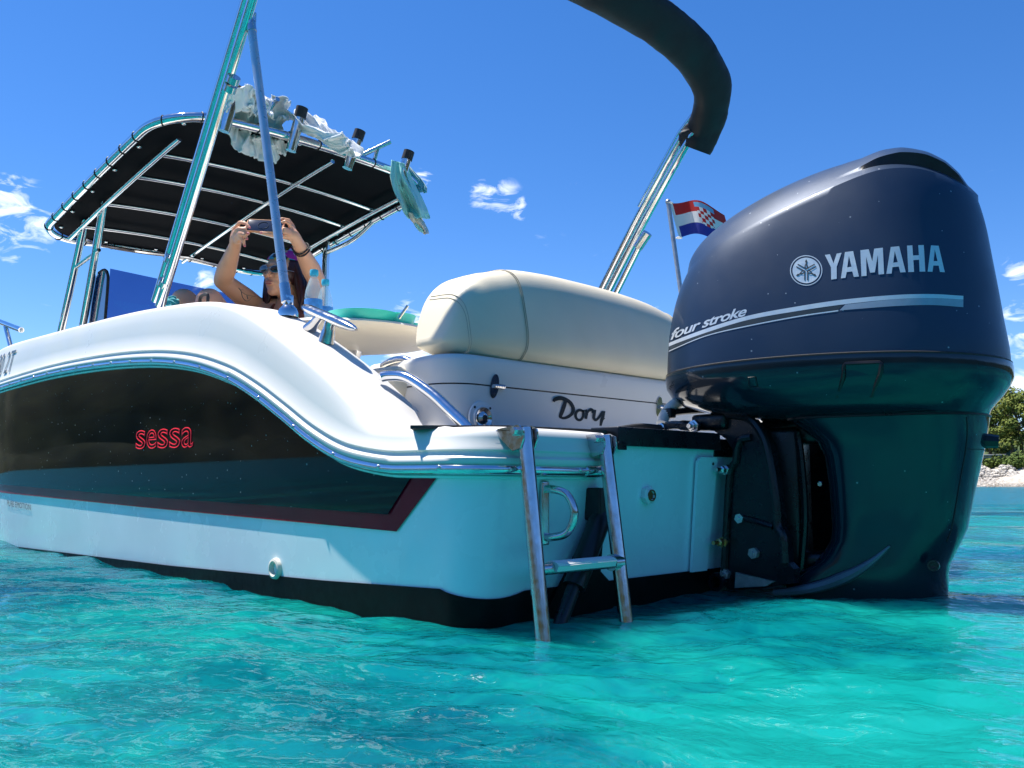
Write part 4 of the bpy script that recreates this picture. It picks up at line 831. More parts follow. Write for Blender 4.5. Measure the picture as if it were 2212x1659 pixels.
def cowl_col(tau):
    wcr = crease_w(tau); pts = []
    for j in range(25):
        t = j / 24; w = w0(tau) + .002 + (wcr - w0(tau) - .002) * t; a, p, _ = side_pt(tau, w, wcr); pts.append((a, p, w))
    a, p, w = pts[-1]; ridge = max(sitp(a, RG), wcr + .004); A = itp(a, HU)
    ph_s = 30
    for ph in (2, 5, 8, 11, 13, 15, 18, 24, 32, 44, 56, 68, 80, 90):
        f = (ph / 90) ** 1.0; pp = p * (1 - f); ww = wcr + (ridge - wcr) * (1 - (1 - f) ** 1.75)
        if ph > 14: pts.append((a + .004 * A / .03, pp + A * .25, ww + A * (1.0 if ph < 60 else 1.0)))
        else: pts.append((a, pp, ww))
    pts[-1] = (pts[-1][0], 0.0, pts[-1][2])
    return pts
cols = [cowl_col(t) for t in taus]
b = MB(); nst = len(cols[0])
for sg in (1, -1):
    vs = [ML(a, sg * p, w) for c in cols for a, p, w in c]; fs, fd = [], []
    for i in range(len(cols) - 1):
        for j in range(nst - 1):
            q = (i * nst + j, i * nst + j + 1, (i + 1) * nst + j + 1, (i + 1) * nst + j)
            (fd if (j == 24 + 5 and itp(cols[i][24][0], HU) > .006) else fs).append(q)  # step faces painted black for the shade inside the hood's air opening
    b.add(vs, fs, 0); b.add(vs, fd, 1)
cowl = b.build('cowling', ['cowl_navy', 'ink_black'], motor, smooth=32, local=True)
# printed marks follow the cowling's flank
def flank_p(a, w):
    f, r = fr(w), rr_(w); tau = min(.999, max(.001, (a - f) / (r - f))); return side_pt(tau, w, crease_w(tau))[1]
def PM(x, y, off=.0007):
    p = .25
    for _ in range(7): a, w = PMp(x, y, p); p = .5 * p + .5 * (flank_p(a, w) + off)
    return ML(a, p, w)
def Z4(x, y): return (3100 + x * .33906) / 1.85172, (950 + y * .33906) / 1.85172
def decal(vf, conv, name, m, parent, off=.0007):
    mb = MB(); mb.add([PM(*conv(x, y), off) for x, y in vf[0]], vf[1]); return tag(mb.build(name, m, parent, smooth=0, local=True), kind='stuff' if name == 'lettering' else None)
YAM = [[[(588, 205), (648, 197), (690, 305), (728, 190), (785, 180), (728, 345), (728, 487), (663, 496), (660, 350)]],
       [[(825, 172), (922, 160), (990, 460), (930, 465), (912, 400), (845, 408), (832, 475), (777, 482)], [(872, 215), (852, 352), (903, 345)]],
       [[(1007, 150), (1105, 138), (1148, 280), (1170, 132), (1272, 120), (1287, 430), (1222, 437), (1212, 205), (1178, 410), (1122, 415), (1075, 225), (1080, 452), (1020, 457)]],
       [[(1365, 112), (1465, 102), (1542, 408), (1478, 412), (1460, 342), (1385, 350), (1375, 425), (1314, 428)], [(1412, 160), (1395, 297), (1448, 290)]],
       [[(1557, 95), (1620, 92), (1628, 212), (1697, 208), (1690, 90), (1755, 88), (1773, 402), (1706, 402), (1700, 262), (1632, 266), (1640, 405), (1573, 408)]],
       [[(1840, 92), (1930, 97), (2004, 410), (1946, 406), (1930, 332), (1868, 330), (1858, 404), (1800, 402)], [(1885, 140), (1872, 278), (1917, 278)]]]
for lp in YAM: decal(fill2d(lp), Z4, 'letter', 'silver', cowl)
def circ(r, n=40): return [(368 + 191 * r * math.cos(2 * math.pi * k / n), 388 + 179 * r * math.sin(2 * math.pi * k / n)) for k in range(n)]
decal(fill2d([circ(1.0), circ(.945)]), Z4, 'emblem_ring', 'silver', cowl)
emb = decal(fill2d([circ(.845)]), Z4, 'emblem', 'silver', cowl)
fk = MB()
for k in range(3):
    an = R_(-90 + 120 * k); ca, sa = math.cos(an), math.sin(an)
    def fx(r, t): return Z4(368 + 191 * (r * ca - t * sa), 388 + 179 * (r * sa + t * ca))
    for lo in ([(.74, 0), (.60, .075), (.50, .035), (.42, .05), (.30, .105), (.16, .105), (.06, .04), (.06, -.04), (.16, -.105), (.30, -.105), (.42, -.05), (.50, -.035), (.60, -.075)],
               [(-.02, .055), (-.02, .125), (-.66, .125), (-.66, .055)], [(-.02, -.055), (-.66, -.055), (-.66, -.125), (-.02, -.125)]):
        loops = [lo] + ([[(.30, .04), (.16, .04), (.14, 0), (.16, -.04), (.30, -.04), (.33, 0)]] if len(lo) > 6 else [])
        vf = fill2d(loops); fk.add([PM(*fx(x, y), .0012) for x, y in vf[0]], vf[1])
fk.build('tuning_forks', 'slate', cowl, smooth=0, local=True)
def strip(top, bot, name, m, off=.0007, n=60):
    x0, x1 = top[0][0], top[-1][0]; rows = []
    xs = np.linspace(x0, x1, n); xb = np.linspace(bot[0][0], bot[-1][0], n)
    for xt, xq in zip(xs, xb): yt, yb = sitp(xt, top), sitp(xq, bot); rows.append([PM(xt + (xq - xt) * k, yt + (yb - yt) * k, off) for k in (0, .5, 1)])
    mb = MB(); mb.grid(rows); return mb.build(name, m, cowl, smooth=60, local=True)
strip([(1443, 740.5), (1525, 710), (1616, 682), (1728, 661), (1819, 647.5), (1936, 637), (2014, 635.2), (2081, 639)], [(1443, 748), (1525, 718.5), (1616, 691), (1728, 671), (1822, 657.5), (1936, 646), (2014, 644), (2081, 647)], 'stripe', 'silver')
strip([(1826, 657.8), (1936, 646.3), (2014, 644.3), (2081, 647.3)], [(1813, 670.5), (1936, 661), (2014, 659), (2081, 663.5)], 'stripe', 'silver_dim')
strip([(1444, 749), (1525, 719.2), (1616, 691.8), (1728, 671.8), (1822, 658.2)], [(1444, 756.5), (1525, 724), (1616, 702), (1728, 681), (1811, 669)], 'stripe', 'slate', .0005)
strip([(1443, 757.5), (1525, 724.5), (1616, 702.8), (1728, 681.6), (1811, 669.6)], [(1443, 759.5), (1525, 726.5), (1616, 705.2), (1728, 684.2), (1811, 672.2)], 'stripe', 'silver')
fs_ = norm2d(text2d('four stroke', shear=.35, offset=.02, spacing=.92))
BASE = [(1446, 737), (1485, 722), (1530, 706.5), (1575, 693), (1617, 682.5)]
decal(fs_, lambda x, y: (1447 + 166 * x, sitp(1447 + 166 * x, BASE) - 2.0 - 21 * y), 'lettering', 'silver', cowl)
# lower cowling
lev = [(.607, -.392, .496, 1.012), (.595, -.394, .498, 1.018), (.570, -.390, .497, 1.010), (.545, -.374, .486, .985), (.520, -.34, .469, .94), (.500, -.265, .452, .88), (.486, -.20, .442, .81), (.474, -.13, .438, .74), (.470, -.06, .43, .4)]
rows = []
for (w, f, r, k) in lev:
    ring = []
    for sg in (1, -1):
        for t in (taus[::2] if sg == 1 else taus[::-2]):
            dw = (w0(t) - .607 + .001) if w > .59 else (w0(t) - .607) * max(0, (w - .5) / .09)
            ring.append(ML(f + (r - f) * t, sg * hwid(t) * k, w + dw))
    rows.append(ring)
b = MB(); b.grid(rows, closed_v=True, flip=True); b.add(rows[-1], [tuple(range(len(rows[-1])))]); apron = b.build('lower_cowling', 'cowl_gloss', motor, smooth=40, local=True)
b = MB(); ring = []
for sg in (1, -1):
    for t in (taus[::2] if sg == 1 else taus[::-2]): ring.append(ML(fr(.606) - .001 + (rr_(.606) - fr(.606) + .002) * t, sg * (hwid(t) * 1.004 + .0005), w0(t) + .0005))
b.tube(ring, .0035, 6, closed=True); b.build('seal', 'rubber', motor, local=True)
def PA(x, y, off=.0): a, w = PMp(x, y, .262 * .99 + off); k = itp(w, ((.47, .70), (.486, .76), (.50, .85), (.52, .93), (.545, .985), (.57, 1.01), (.62, 1.01))); a, w = PMp(x, y, .258 * k + off); return ML(a, .258 * k + off, w)
b = MB(); b.tube([PA(*q, .004) for q in ((1808, 858), (1822, 815), (1824, 790), (1826, 786), (1860, 784), (1900, 783), (1904, 786), (1902, 806), (1882, 857))], .0055, 6); lt = b.build('latch', 'ink_black', apron, local=True)
b = MB(); q = [PA(1810, 858, .004), PA(1884, 856, .004), PA(1890, 880, -.012), PA(1816, 884, -.012)]; q2 = [(x, y + .02, z) for x, y, z in q]; b.add(q + q2, [(0, 1, 2, 3), (4, 7, 6, 5), (0, 4, 5, 1), (1, 5, 6, 2), (2, 6, 7, 3), (3, 7, 4, 0)]); b.build('latch_handle', 'cowl_navy', lt, local=True)
q = [PA(1812, 856, .002), PA(1825, 789, .002), PA(1901, 786, .002), PA(1881, 855, .002)]; q2 = [PA(1812, 856, .008), PA(1825, 789, .007), PA(1901, 786, .007), PA(1881, 855, .008)]
b = MB(); b.add(q + q2, [(4, 5, 6, 7), (0, 4, 7, 3), (0, 1, 5, 4), (1, 2, 6, 5), (2, 3, 7, 6)]); b.build('latch_plate', 'cowl_gloss', lt, local=True, smooth=0)
b = MB(); b.tube([PA(*q, .001) for q in ((1616, 815), (1632, 814), (1636, 836), (1618, 838))], .0012, 5, closed=True); b.build('drain_flap', 'ink_black', apron, local=True)
# leg housing
ML_ = [(.488, -.06, .440, .195), (.47, -.045, .438, .188), (.445, -.01, .435, .178), (.41, .028, .428, .168), (.37, .044, .418, .159), (.30, .050, .400, .149), (.24, .052, .386, .141), (.19, .052, .374, .135), (.155, .048, .358, .130), (.125, .030, .343, .127), (.10, .01, .330, .126), (.075, -.03, .325, .124), (.05, -.058, .323, .121), (.025, -.075, .321, .115), (.0, -.07, .32, .105), (-.12, .0, .30, .07), (-.25, .02, .28, .04)]
rows = []
for (w, f, r, hw) in ML_:
    ring = []; xs = list(np.cos(np.linspace(0, math.pi, 30)))
    for sg in (1, -1):
        for x in (xs if sg == 1 else xs[::-1][1:-1]):
            p = hw * max(0, 1 - abs(x) ** (3.2 if x > 0 else 7)) ** (1 / (1.9 if x > 0 else 2.6)); ring.append(ML((f + r) / 2 + x * (r - f) / 2, sg * p, w))
    rows.append(ring)
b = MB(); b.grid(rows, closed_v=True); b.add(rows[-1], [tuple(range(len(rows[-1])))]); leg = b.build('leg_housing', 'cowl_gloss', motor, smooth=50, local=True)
def leg_ring(w, k=1.0, off=.0015):
    i = max(j for j in range(len(ML_) - 1) if ML_[j][0] >= w); A_, B_ = ML_[i], ML_[i + 1]; t = (A_[0] - w) / (A_[0] - B_[0]); f, r, hw = [A_[q] + (B_[q] - A_[q]) * t for q in (1, 2, 3)]; out = []
    for x in np.cos(np.linspace(0.0, math.pi * k, 30)): p = hw * max(0, 1 - abs(x) ** (3.2 if x > 0 else 7)) ** (1 / (1.9 if x > 0 else 2.6)); out.append(ML((f + r) / 2 + x * ((r - f) / 2 + off), p + off, w))
    return out
b = MB(); b.tube(leg_ring(.470, .9), .0028, 6); b.build('joint', 'ink_black', leg, local=True)
b = MB(); b.tube([leg_ring(w, 1, .0006)[6] for w in np.linspace(.462, .16, 14)], .0012, 5); b.build('joint', 'ink_black', leg, local=True)
b = MB(); b.tube(leg_ring(.385, .20, .0006), .0014, 5); b.build('joint', 'ink_black', leg, local=True)
def PLg(x, y, off=0.0): a, w = PMp(x, y, .13 + off); return ML(a, .13 + off, w)
b = MB(); b.tube(crv([PLg(*q, .004) for q in ((1672, 1279), (1720, 1276), (1780, 1264), (1840, 1240), (1885, 1212), (1922, 1180))], 6), list(np.linspace(.010, .017, 16)) + list(np.linspace(.017, .003, 15)), 8, flat=.9); b.build('splash_ridge', 'ridge_grey', leg, local=True)
b = MB(); q = PLg(2016, 1222, .001); b.lathe([(0, .001), (.007, .002), (.008, .004), (.0135, .004), (.0145, -.008)], q, (0, -1, 0), 20); b.build('flush_plug', 'black_plastic', leg, local=True)
b = MB(); qa = PMp(2136, 955, .0); b.tube([ML(qa[0] - .02, .01, qa[1] + .004), ML(qa[0] + .022, .01, qa[1])], [.02, .016], 8); b.build('water_outlet', 'black_plastic', leg, local=True)
# swivel bracket between the clamp and the leg
b = MB()
for (a0, a1, hp, wa, wb_) in ((-.125, -.015, .075, .03, .455), (-.13, .09, .05, .41, .475), (-.10, .09, .055, .06, .12)): b.box(ML((a0 + a1) / 2, 0, (wa + wb_) / 2), (a1 - a0, 2 * hp, wb_ - wa), bev=.018)
sw = b.build('swivel_bracket', 'motor_black', motor, local=True)
b = MB(); b.lathe([(0, .006), (.006, .006), (.008, 0)], ML(.03, .055, .30), (0, -1, 0), 6); b.build('bolt', 'steel_worn', sw, local=True)
b = MB(); b.tube(crv([ML(-.02, .076, .44), ML(-.012, .078, .36), ML(-.008, .079, .22), ML(-.02, .078, .1), ML(-.03, .076, .04)], 5), .010, 8); b.build('rib', 'motor_black', sw, local=True)
# clamp bracket plates (they stay square to the boat)
prof = [(.075, .470), (.03, .490), (-.03, .488), (-.085, .474), (-.118, .435), (-.135, .39), (-.150, .30), (-.156, .235), (-.158, .19), (-.172, .165), (-.174, .10), (-.190, .085), (-.188, .050), (-.10, .030), (-.02, .018), (.020, .020), (.026, .08), (.012, .20), (-.002, .33), (-.022, .36), (-.022, .395), (.0, .425), (.035, .447), (.075, .452)]
for sg in (1, -1):
    b = MB(); b.prism(prof, lambda x, z: (x - .022, sg * .145, z), lambda x, z: (x - .022, sg * .178, z)); cb = b.build('clamp_bracket', 'motor_black', motor, smooth=25)
    if sg < 0: continue
    b = MB(); b.tube(crv([(x - .022 + .006, .182, z) for x, z in prof[1:11]], 3), .011, 8); b.build('rim', 'motor_black', cb)
    b = MB(); b.tube(crv([(x - .030, .182, z) for x, z in ((.022, .05), (.008, .20), (-.006, .33), (-.025, .362), (-.03, .395), (-.045, .42), (-.075, .425))], 3), .010, 8); b.build('rim', 'motor_black', cb)
    b = MB(); b.tube([(-.045, .181, .215), (-.10, .181, .205), (-.16, .181, .19)], .008, 8); b.build('rim', 'motor_black', cb)
    def stud(x, y, l, m, r=.011):
        q = PV(x, y, .185); mb = MB(); mb.lathe([(0, l), (r * .55, l), (r * .55, l * .55), (r, l * .5), (r, .006), (r * 1.35, .006), (r * 1.35, -.012)], q, (0, 1, 0), 6); return mb.build('stud', m, cb, smooth=20)
    stud(1567, 1015, .045, 'steel_worn'); stud(1598, 1120, .012, 'steel_worn', .010); stud(1563, 1171, .05, 'brass'); stud(1628, 1195, .012, 'zinc', .011); stud(1566, 1240, .016, 'zinc')
    q = PV(1553, 1257, .185); b = MB(); b.lathe([(.015, -.14), (.015, .018), (.024, .018), (.026, .010), (.026, -.14)], q, (0, 1, 0), 20); b.build('tilt_tube', 'motor_black', cb)
    lo = [PV(*p, .188) for p in ((1590, 1236), (1603, 1240), (1672, 1256), (1655, 1266), (1588, 1270))]; b = MB(); b.prism([(p[0], p[2]) for p in lo], lambda x, z: (x, .180, z), lambda x, z: (x, .1905, z)); b.build('anode', 'zinc', cb, smooth=0)
# steering link, corrugated cable trunk and hose
b = MB(); A, B = PV(1428, 926, .215), PV(1500, 921, .215); b.tube(crv([A, A + (B - A) * .35 + np.array([0, 0, .008]), B], 6), [.013] * 4 + [.017] * 5 + [.021] * 4, 10, flat=.7); b.box(PV(1540, 912, .17), (.11, .06, .045), bev=.015); sl = b.build('steering_link', 'motor_black', motor)
for (x, y, r) in ((1428, 926, .013), (1498, 921, .014)):
    q = PV(x, y, .225); b = MB(); b.lathe([(0, .024), (r * .5, .024), (r * .55, .014), (r * .9, .013), (r * .9, .004), (r * 1.3, .003), (r * 1.3, -.01)], q, (0, 1, 0), 6); b.build('bolt', 'steel_worn', sl, smooth=20)
b = MB(); b.tube(crv([PV(1440, 893, .16), PV(1480, 888, .12), PV(1540, 884, .06)], 5), .010, 8); b.box(PV(1445, 893, .16), (.035, .03, .03), bev=.008); b.build('steering_arm', 'motor_black', motor)
hp = crv([PV(1430, 916, .19), PV(1436, 898, .17), PV(1452, 878, .14), PV(1476, 866, .10), PV(1500, 862, .06)], 22); b = MB(); b.tube(hp, [.0155 + .0022 * math.cos(i * math.pi / 1.5) for i in range(len(hp))], 14); b.build('cable_trunk', 'white_plastic', motor, smooth=80)
b = MB(); b.tube(crv([PV(1312, 934, .42), PV(1345, 926, .38), PV(1385, 921, .32), PV(1426, 924, .25)], 6), .0085, 10); b.build('hose', 'rubber', motor)

# ------------------------------------------------------------------ ensign
flg = thing('ensign', 'small red white and blue flag with checkered shield on a grey pole behind the motor', 'flag', (float(PV(1466, 600, -.8)[0]), -.8, .95))
A, B = PV(1443, 436, -.8), PV(1468, 612, -.8); b = MB(); b.tube([B + (B - A) * .9, A], .0095, 10); b.ball(A, .012, 8); b.build('pole', 'zinc', flg)
D0 = PX(A)[2]; rows = []; NU, NV_ = 60, 36
def fpx(s, t):
    x = 1447 + 20 * t + s * 118; y = 442 + 71 * t - 10 * math.sin(2.4 * s + .3) * (1 - .3 * t) + 26 * s * s * s + 3 * math.sin(9 * s + 2 * t)
    return PD(x, y, D0 + .035 * math.sin(7 * s + 1.2 * t) * min(1, 3 * s) + .05 * s)
b = MB()
vs = [fpx(i / NU, j / NV_) for i in range(NU + 1) for j in range(NV_ + 1)]
for i in range(NU):
    for j in range(NV_):
        s, t = (i + .5) / NU, (j + .5) / NV_; mi = 0 if t < .333 else (1 if t < .667 else 2)
        if s < .05: mi = 1
        sx, ty = (s - .60) / .155, (t - .20) / .50
        if abs(sx) < 1 and 0 < ty < 1 and (ty < .55 or (sx * sx + ((ty - .55) / .45) ** 2) < 1): mi = 0 if (int((sx + 1) * 2.5) + int(ty * 5)) % 2 == 0 else 1
        elif abs(sx) < 1.15 and -.28 < ty <= 0: mi = 3
        k = i * (NV_ + 1) + j; b.f.append((k, k + NV_ + 1, k + NV_ + 2, k + 1)); b.m.append(mi)
b.v = [tuple(map(float, q)) for q in vs]; b.build('cloth', ['flag_red', 'flag_white', 'flag_blue', 'flag_sky'], flg, smooth=80)
for t in (0.0, 1.0):
    q = fpx(0, t); b = MB(); b.tube([Vector(q) + Vector((.012 * math.cos(a), .012 * math.sin(a), 0)) for a in np.linspace(0, 6.28, 11)[:-1]], .003, 6, closed=True); b.build('tie', 'flag_white', flg)

# ------------------------------------------------------------------ cloths drying on the hard top
def crumple(path, rads, name, m, parent, seed, amp=1.0, n1=110, n2=56, flatk=.62):
    cp = crv([Vector(p) for p in path], 10); ra = np.interp(np.linspace(0, 1, n1), np.linspace(0, 1, len(rads)), rads); rows = []; k = len(cp) - 1
    side = Vector(VIEW).normalized()
    for i in range(n1):
        f = i / (n1 - 1) * k; j = min(int(f), k - 1); p = cp[j].lerp(cp[j + 1], f - j); t = (cp[min(j + 1, k)] - cp[max(j - 1, 0)]).normalized(); q = t.cross(side).normalized(); s2 = q.cross(t); row = []
        endk = max(.08, (1 - abs(2 * i / (n1 - 1) - 1) ** 6)) ** .5
        for jj in range(n2):
            a = 2 * math.pi * jj / n2; d = q * math.cos(a) + s2 * math.sin(a) * flatk; P = p + d * ra[i] * endk
            sl = i / (n1 - 1); r1 = 1 - 2 * abs(noise.noise(Vector((sl * 5.5 + 1.1 * math.sin(a), math.sin(a) * 1.3 + seed, math.cos(a) * 1.3)))) ** .8; r2 = 1 - 2 * abs(noise.noise(Vector((sl * 13 + 2.2 * math.cos(a), math.sin(a) * 2.1, math.cos(a) * 2.1 + seed)))); r3 = noise.noise(P * 5 + Vector((0, 0, seed)))
            row.append(P + d.normalized() * (.026 * r1 + .009 * r2 + .04 * r3 - .016) * amp * endk)
        rows.append(row)
    b = MB(); b.grid(rows, closed_v=True); b.add(rows[0], [tuple(range(n2))]); b.add(rows[-1], [tuple(range(n2))]); return b.build(name, m, parent, smooth=70)
u_ = 2.25
tw = thing('white_sheet', 'crumpled white sheet draped over the rod holders of the hard top', 'sheet', tuple(PU(600, 270, u_)))
def drape(x0, y0, x1, y1, Lf, Lb, seed, name, m, parent, u0=2.30, pleat=.022, n=150, k=70):
    # a cloth thrown over the edge tube: one flap aft, one forward, with pleats that grow towards the hem
    A, B = V3(PU(x0, y0, u0)), V3(PU(x1, y1, u0)); rows = []
    for i in range(n):
        s = i / (n - 1); c = A.lerp(B, s); bun = .5 + .5 * noise.noise(V3((s * 3.1, seed, 0))); row = []
        lf = Lf * (.75 + .55 * noise.noise(V3((s * 4.3, seed + 3, 1))) + .25 * math.sin(9 * s + seed)); lb = Lb * (.8 + .5 * noise.noise(V3((s * 3.7, seed + 7, 2))))
        for j in range(k):
            t = j / (k - 1) * 2 - 1; r0 = .04 + .035 * bun
            if abs(t) < .25: a = t / .25 * math.pi / 2; p = V3((-math.sin(a) * r0, 0, math.cos(a) * r0 + .012 * noise.noise(V3((s * 14, a, seed))))); h = 0
            else:
                h = (abs(t) - .25) / .75; q = lf if t > 0 else lb; p = V3((-math.copysign(r0, t) * (1 - .35 * h), 0, -h * q))
            g = min(1, h * 2.2 + .25); w = .9 - 2.6 * abs(noise.noise(V3((s * 5.5 + 1.6 * h, seed, t * 1.6)))) + .5 * (.6 - 2 * abs(noise.noise(V3((s * 12 - 3.0 * h, seed + 5, t * 3))))) + .35 * noise.noise(V3((s * 6, h * 6, seed + 9)))
            row.append(c + p + V3((-math.copysign(1, t) * pleat * 1.5 * w * g, pleat * .9 * noise.noise(V3((s * 9, h * 3, seed + 1))) * g, .02 * noise.noise(V3((s * 8, seed, 4))))))
        rows.append(row)
    b = MB(); b.grid(rows); o = b.build(name, m, parent, smooth=80); so_ = o.modifiers.new('thickness', 'SOLIDIFY'); so_.thickness = .003; return o
V3 = Vector
def sim_cloth(A, B, name, m, parent, seed, long_k=1.9, width=.34, lift=.10, frames=34, nx=72, ny=34, pins=None, off_=-.06):
    # a crumpled sheet thrown over the edge tube: a short cloth simulation gives it its folds
    A, B = Vector(A), Vector(B); ax = (B - A); Ln = ax.length; ax.normalize(); side = Vector((0, 0, 1)).cross(ax).normalized()
    rg = random.Random(seed); verts = []; nw = 6.0
    amp = Ln / nw * .42 * (long_k - 1)
    for i in range(nx + 1):
        s = i / nx
        for j in range(ny + 1):
            t = j / ny - .5; ph = 2 * math.pi * nw * s + 1.5 * t + seed
            wob = noise.noise(Vector((s * 5, t * 3, seed))) * .05
            p = A + ax * (Ln * s + .008 * math.sin(2 * ph)) + side * (t * width + off_ + .02 * noise.noise(Vector((s * 7, seed, t)))) + Vector((0, 0, lift + amp * math.sin(ph) + wob)); verts.append(p)
    fs = [(i * (ny + 1) + j, (i + 1) * (ny + 1) + j, (i + 1) * (ny + 1) + j + 1, i * (ny + 1) + j + 1) for i in range(nx) for j in range(ny)]
    me = bpy.data.meshes.new(name); me.from_pydata(verts, [], fs); o = bpy.data.objects.new(name, me); COL.objects.link(o)
    cb = MB(); cb.tube([A - ax * .15, B + ax * .15], .026, 10)
    for k in (pins or []): q = A + ax * (Ln * k); cb.tube([q - side * .035 - Vector((0, 0, .12)), q - side * .05 + Vector((0, 0, .16))], .03, 8)
    # the canvas behind the tube holds the forward flap up
    f0, f1 = A - ax * .2, B + ax * .2; fw = Vector((1, 0, -.02)) if True else side
    cb.add([f0, f1, f1 + fw * .5, f0 + fw * .5], [(0, 1, 2, 3)])
    co = bpy.data.objects.new('c', cb.mesh('c', 'steel')); COL.objects.link(co)
    cm = co.modifiers.new('col', 'COLLISION'); co.collision.thickness_outer = .006; co.collision.cloth_friction = 40
    md = o.modifiers.new('cloth', 'CLOTH'); st = md.settings; st.quality = 6; st.mass = .12; st.tension_stiffness = 12; st.compression_stiffness = 12; st.shear_stiffness = 4; st.bending_stiffness = .6; st.air_damping = 2
    md.collision_settings.distance_min = .005; md.collision_settings.use_self_collision = True; md.collision_settings.self_distance_min = .004; md.collision_settings.collision_quality = 3
    md.point_cache.frame_start = 1; md.point_cache.frame_end = frames + 2
    for f in range(1, frames + 1): scene.frame_set(f)
    dg = bpy.context.evaluated_depsgraph_get(); res = bpy.data.meshes.new_from_object(o.evaluated_get(dg)); bpy.data.objects.remove(o); bpy.data.objects.remove(co); scene.frame_set(1)
    mb = MB(); mb.v = [tuple(v.co) for v in res.vertices]; mb.f = [tuple(p.vertices) for p in res.polygons]; mb.m = [0] * len(mb.f)
    r = mb.build(name, m, parent, smooth=180); sb_ = r.modifiers.new('soft', 'SUBSURF'); sb_.levels = 1; sb_.render_levels = 1; so_ = r.modifiers.new('thickness', 'SOLIDIFY'); so_.thickness = .003; return r

sim_cloth(PU(486, 238, 2.335), PU(640, 276, 2.335), 'fold', 'towel_white', tw, 3.0, 2.6, .44, .09, pins=(.16, .97), off_=-.075)
sim_cloth(PU(506, 226, 2.335), PU(575, 246, 2.335), 'upper_fold', 'towel_white', tw, 5.0, 2.2, .30, .12, nx=44, off_=-.03, frames=26)
sim_cloth(PU(630, 272, 2.335), PU(712, 302, 2.335), 'fold', 'towel_white', tw, 8.0, 2.6, .46, .09, nx=50, off_=-.085)
sh_ = thing('aqua_shirt', 'aqua shirt hanging from the starboard rod holder of the hard top', 'shirt', tuple(PU(885, 420, 2.3)))
def hang(path, ws, u0, seed, name, m, parent, fold=.022, n=90, k=46):
    cp = crv([V3((x, y, 0)) for x, y in path], 12); wi = np.interp(np.linspace(0, 1, n), np.linspace(0, 1, len(ws)), ws); rows = []; q = len(cp) - 1
    for i in range(n):
        f = i / (n - 1) * q; j = min(int(f), q - 1); p = cp[j].lerp(cp[j + 1], f - j); s = i / (n - 1); row = []
        for j2 in range(k):
            t = j2 / (k - 1) * 2 - 1; du = fold * (math.sin(t * 4.2 + seed + 1.5 * s) * .6 + 1.1 * noise.noise(V3((t * 2.3, s * 2.2, seed))) + .5 * noise.noise(V3((t * 5.5, s * 3.5, seed + 4)))) * (.35 + .65 * min(1, s * 3)) + .03 * (t * t)
            hem = 3.5 * noise.noise(V3((t * 3, seed, 8))) * s
            row.append(PU(p.x + wi[i] * t * (1 + .1 * noise.noise(V3((s * 4, seed, t)))), p.y + hem + 5 * t * (1 - s), u0 + du))
        rows.append(row)
    b = MB(); b.grid(rows); o = b.build(name, m, parent, smooth=80); md = o.modifiers.new('thickness', 'SOLIDIFY'); md.thickness = .004; return o
hang([(862, 350), (868, 385), (884, 425), (897, 455), (904, 472)], [17, 25, 29, 28, 24], 2.235, 2.1, 'body', 'shirt_aqua', sh_, .055)
hang([(876, 356), (893, 382), (907, 402), (912, 416)], [9, 14, 14, 9], 2.33, 5.2, 'back_sleeve', 'shirt_teal', sh_, .02, 50, 30)
hang([(893, 462), (902, 478), (914, 494), (921, 505)], [13, 14, 9, 4], 2.245, 7.9, 'hem', 'shirt_cream', sh_, .014, 40, 24)
hang([(900, 484), (908, 494), (914, 500)], [7, 8, 6], 2.25, 1.3, 'sleeve', 'shirt_aqua', sh_, .012, 30, 20)

# ------------------------------------------------------------------ on the cockpit table
def bottle(x, dep, s, lab):
    q = PD(x, 690, dep); o = thing('water_bottle', lab, 'bottle', (q[0], q[1], .868), group='water bottles on the cockpit table')
    b = MB(); b.lathe([(0, .002), (.024 * s, .0), (.030 * s, .006), (.031 * s, .03), (.029 * s, .034), (.031 * s, .04), (.031 * s, .115 * s), (.029 * s, .135 * s), (.019 * s, .168 * s), (.0125 * s, .185 * s), (.0125 * s, .20 * s)], (0, 0, 0), (0, 0, 1), 24); b.build('bottle_body', 'plastic_clear', o, local=True)
    b = MB(); b.lathe([(.0148 * s, .19 * s), (.0155 * s, .193 * s), (.0155 * s, .208 * s), (.014 * s, .212 * s), (0, .212 * s)], (0, 0, 0), (0, 0, 1), 20); b.build('cap', 'cap_blue', o, local=True)
    b = MB(); b.lathe([(.0318 * s, .05), (.0322 * s, .052), (.0322 * s, .10 * s), (.0318 * s, .102 * s)], (0, 0, 0), (0, 0, 1), 24); b.build('wrapper', 'label_blue', o, local=True)
bottle(676, 3.22, 1.02, 'taller looking water bottle with blue cap, nearer the strut'); bottle(701, 3.34, .98, 'second water bottle with blue cap, nearer the cleat horn')
def dish(x, y, w, rx, prof, name, lab, m='dish_turquoise', grp=None):
    q = PW(x, y, w); o = thing(name, lab, 'dish', (q[0], q[1], .868), group=grp); b = MB(); b.lathe([(r * rx, h) for r, h in prof], (0, 0, 0), (0, 0, 1), 36); b.build('shell', m, o, local=True); return o, q
PR = [(0, .004), (.75, .004), (.8, 0), (.9, .012), (1, .034), (1.03, .036), (1.0, .037), (.9, .018), (.7, .010), (0, .010)]
d1, q1_ = dish(785, 700, .872, .13, PR, 'serving_bowl', 'large turquoise bowl of food on the cockpit table', grp='turquoise dishes on the table')
b = MB()
for k in range(9): b.ball((.05 * math.cos(k * 2.1) , .05 * math.sin(k * 1.7), .032), (.022, .03, .012), 6)
fd = b.build('food_pieces', 'food', None, smooth=60); fd.name = 'snack_pieces'; fd.location = d1.location; tag(fd, 'orange brown snack pieces heaped in the large turquoise bowl', 'food', kind='stuff')
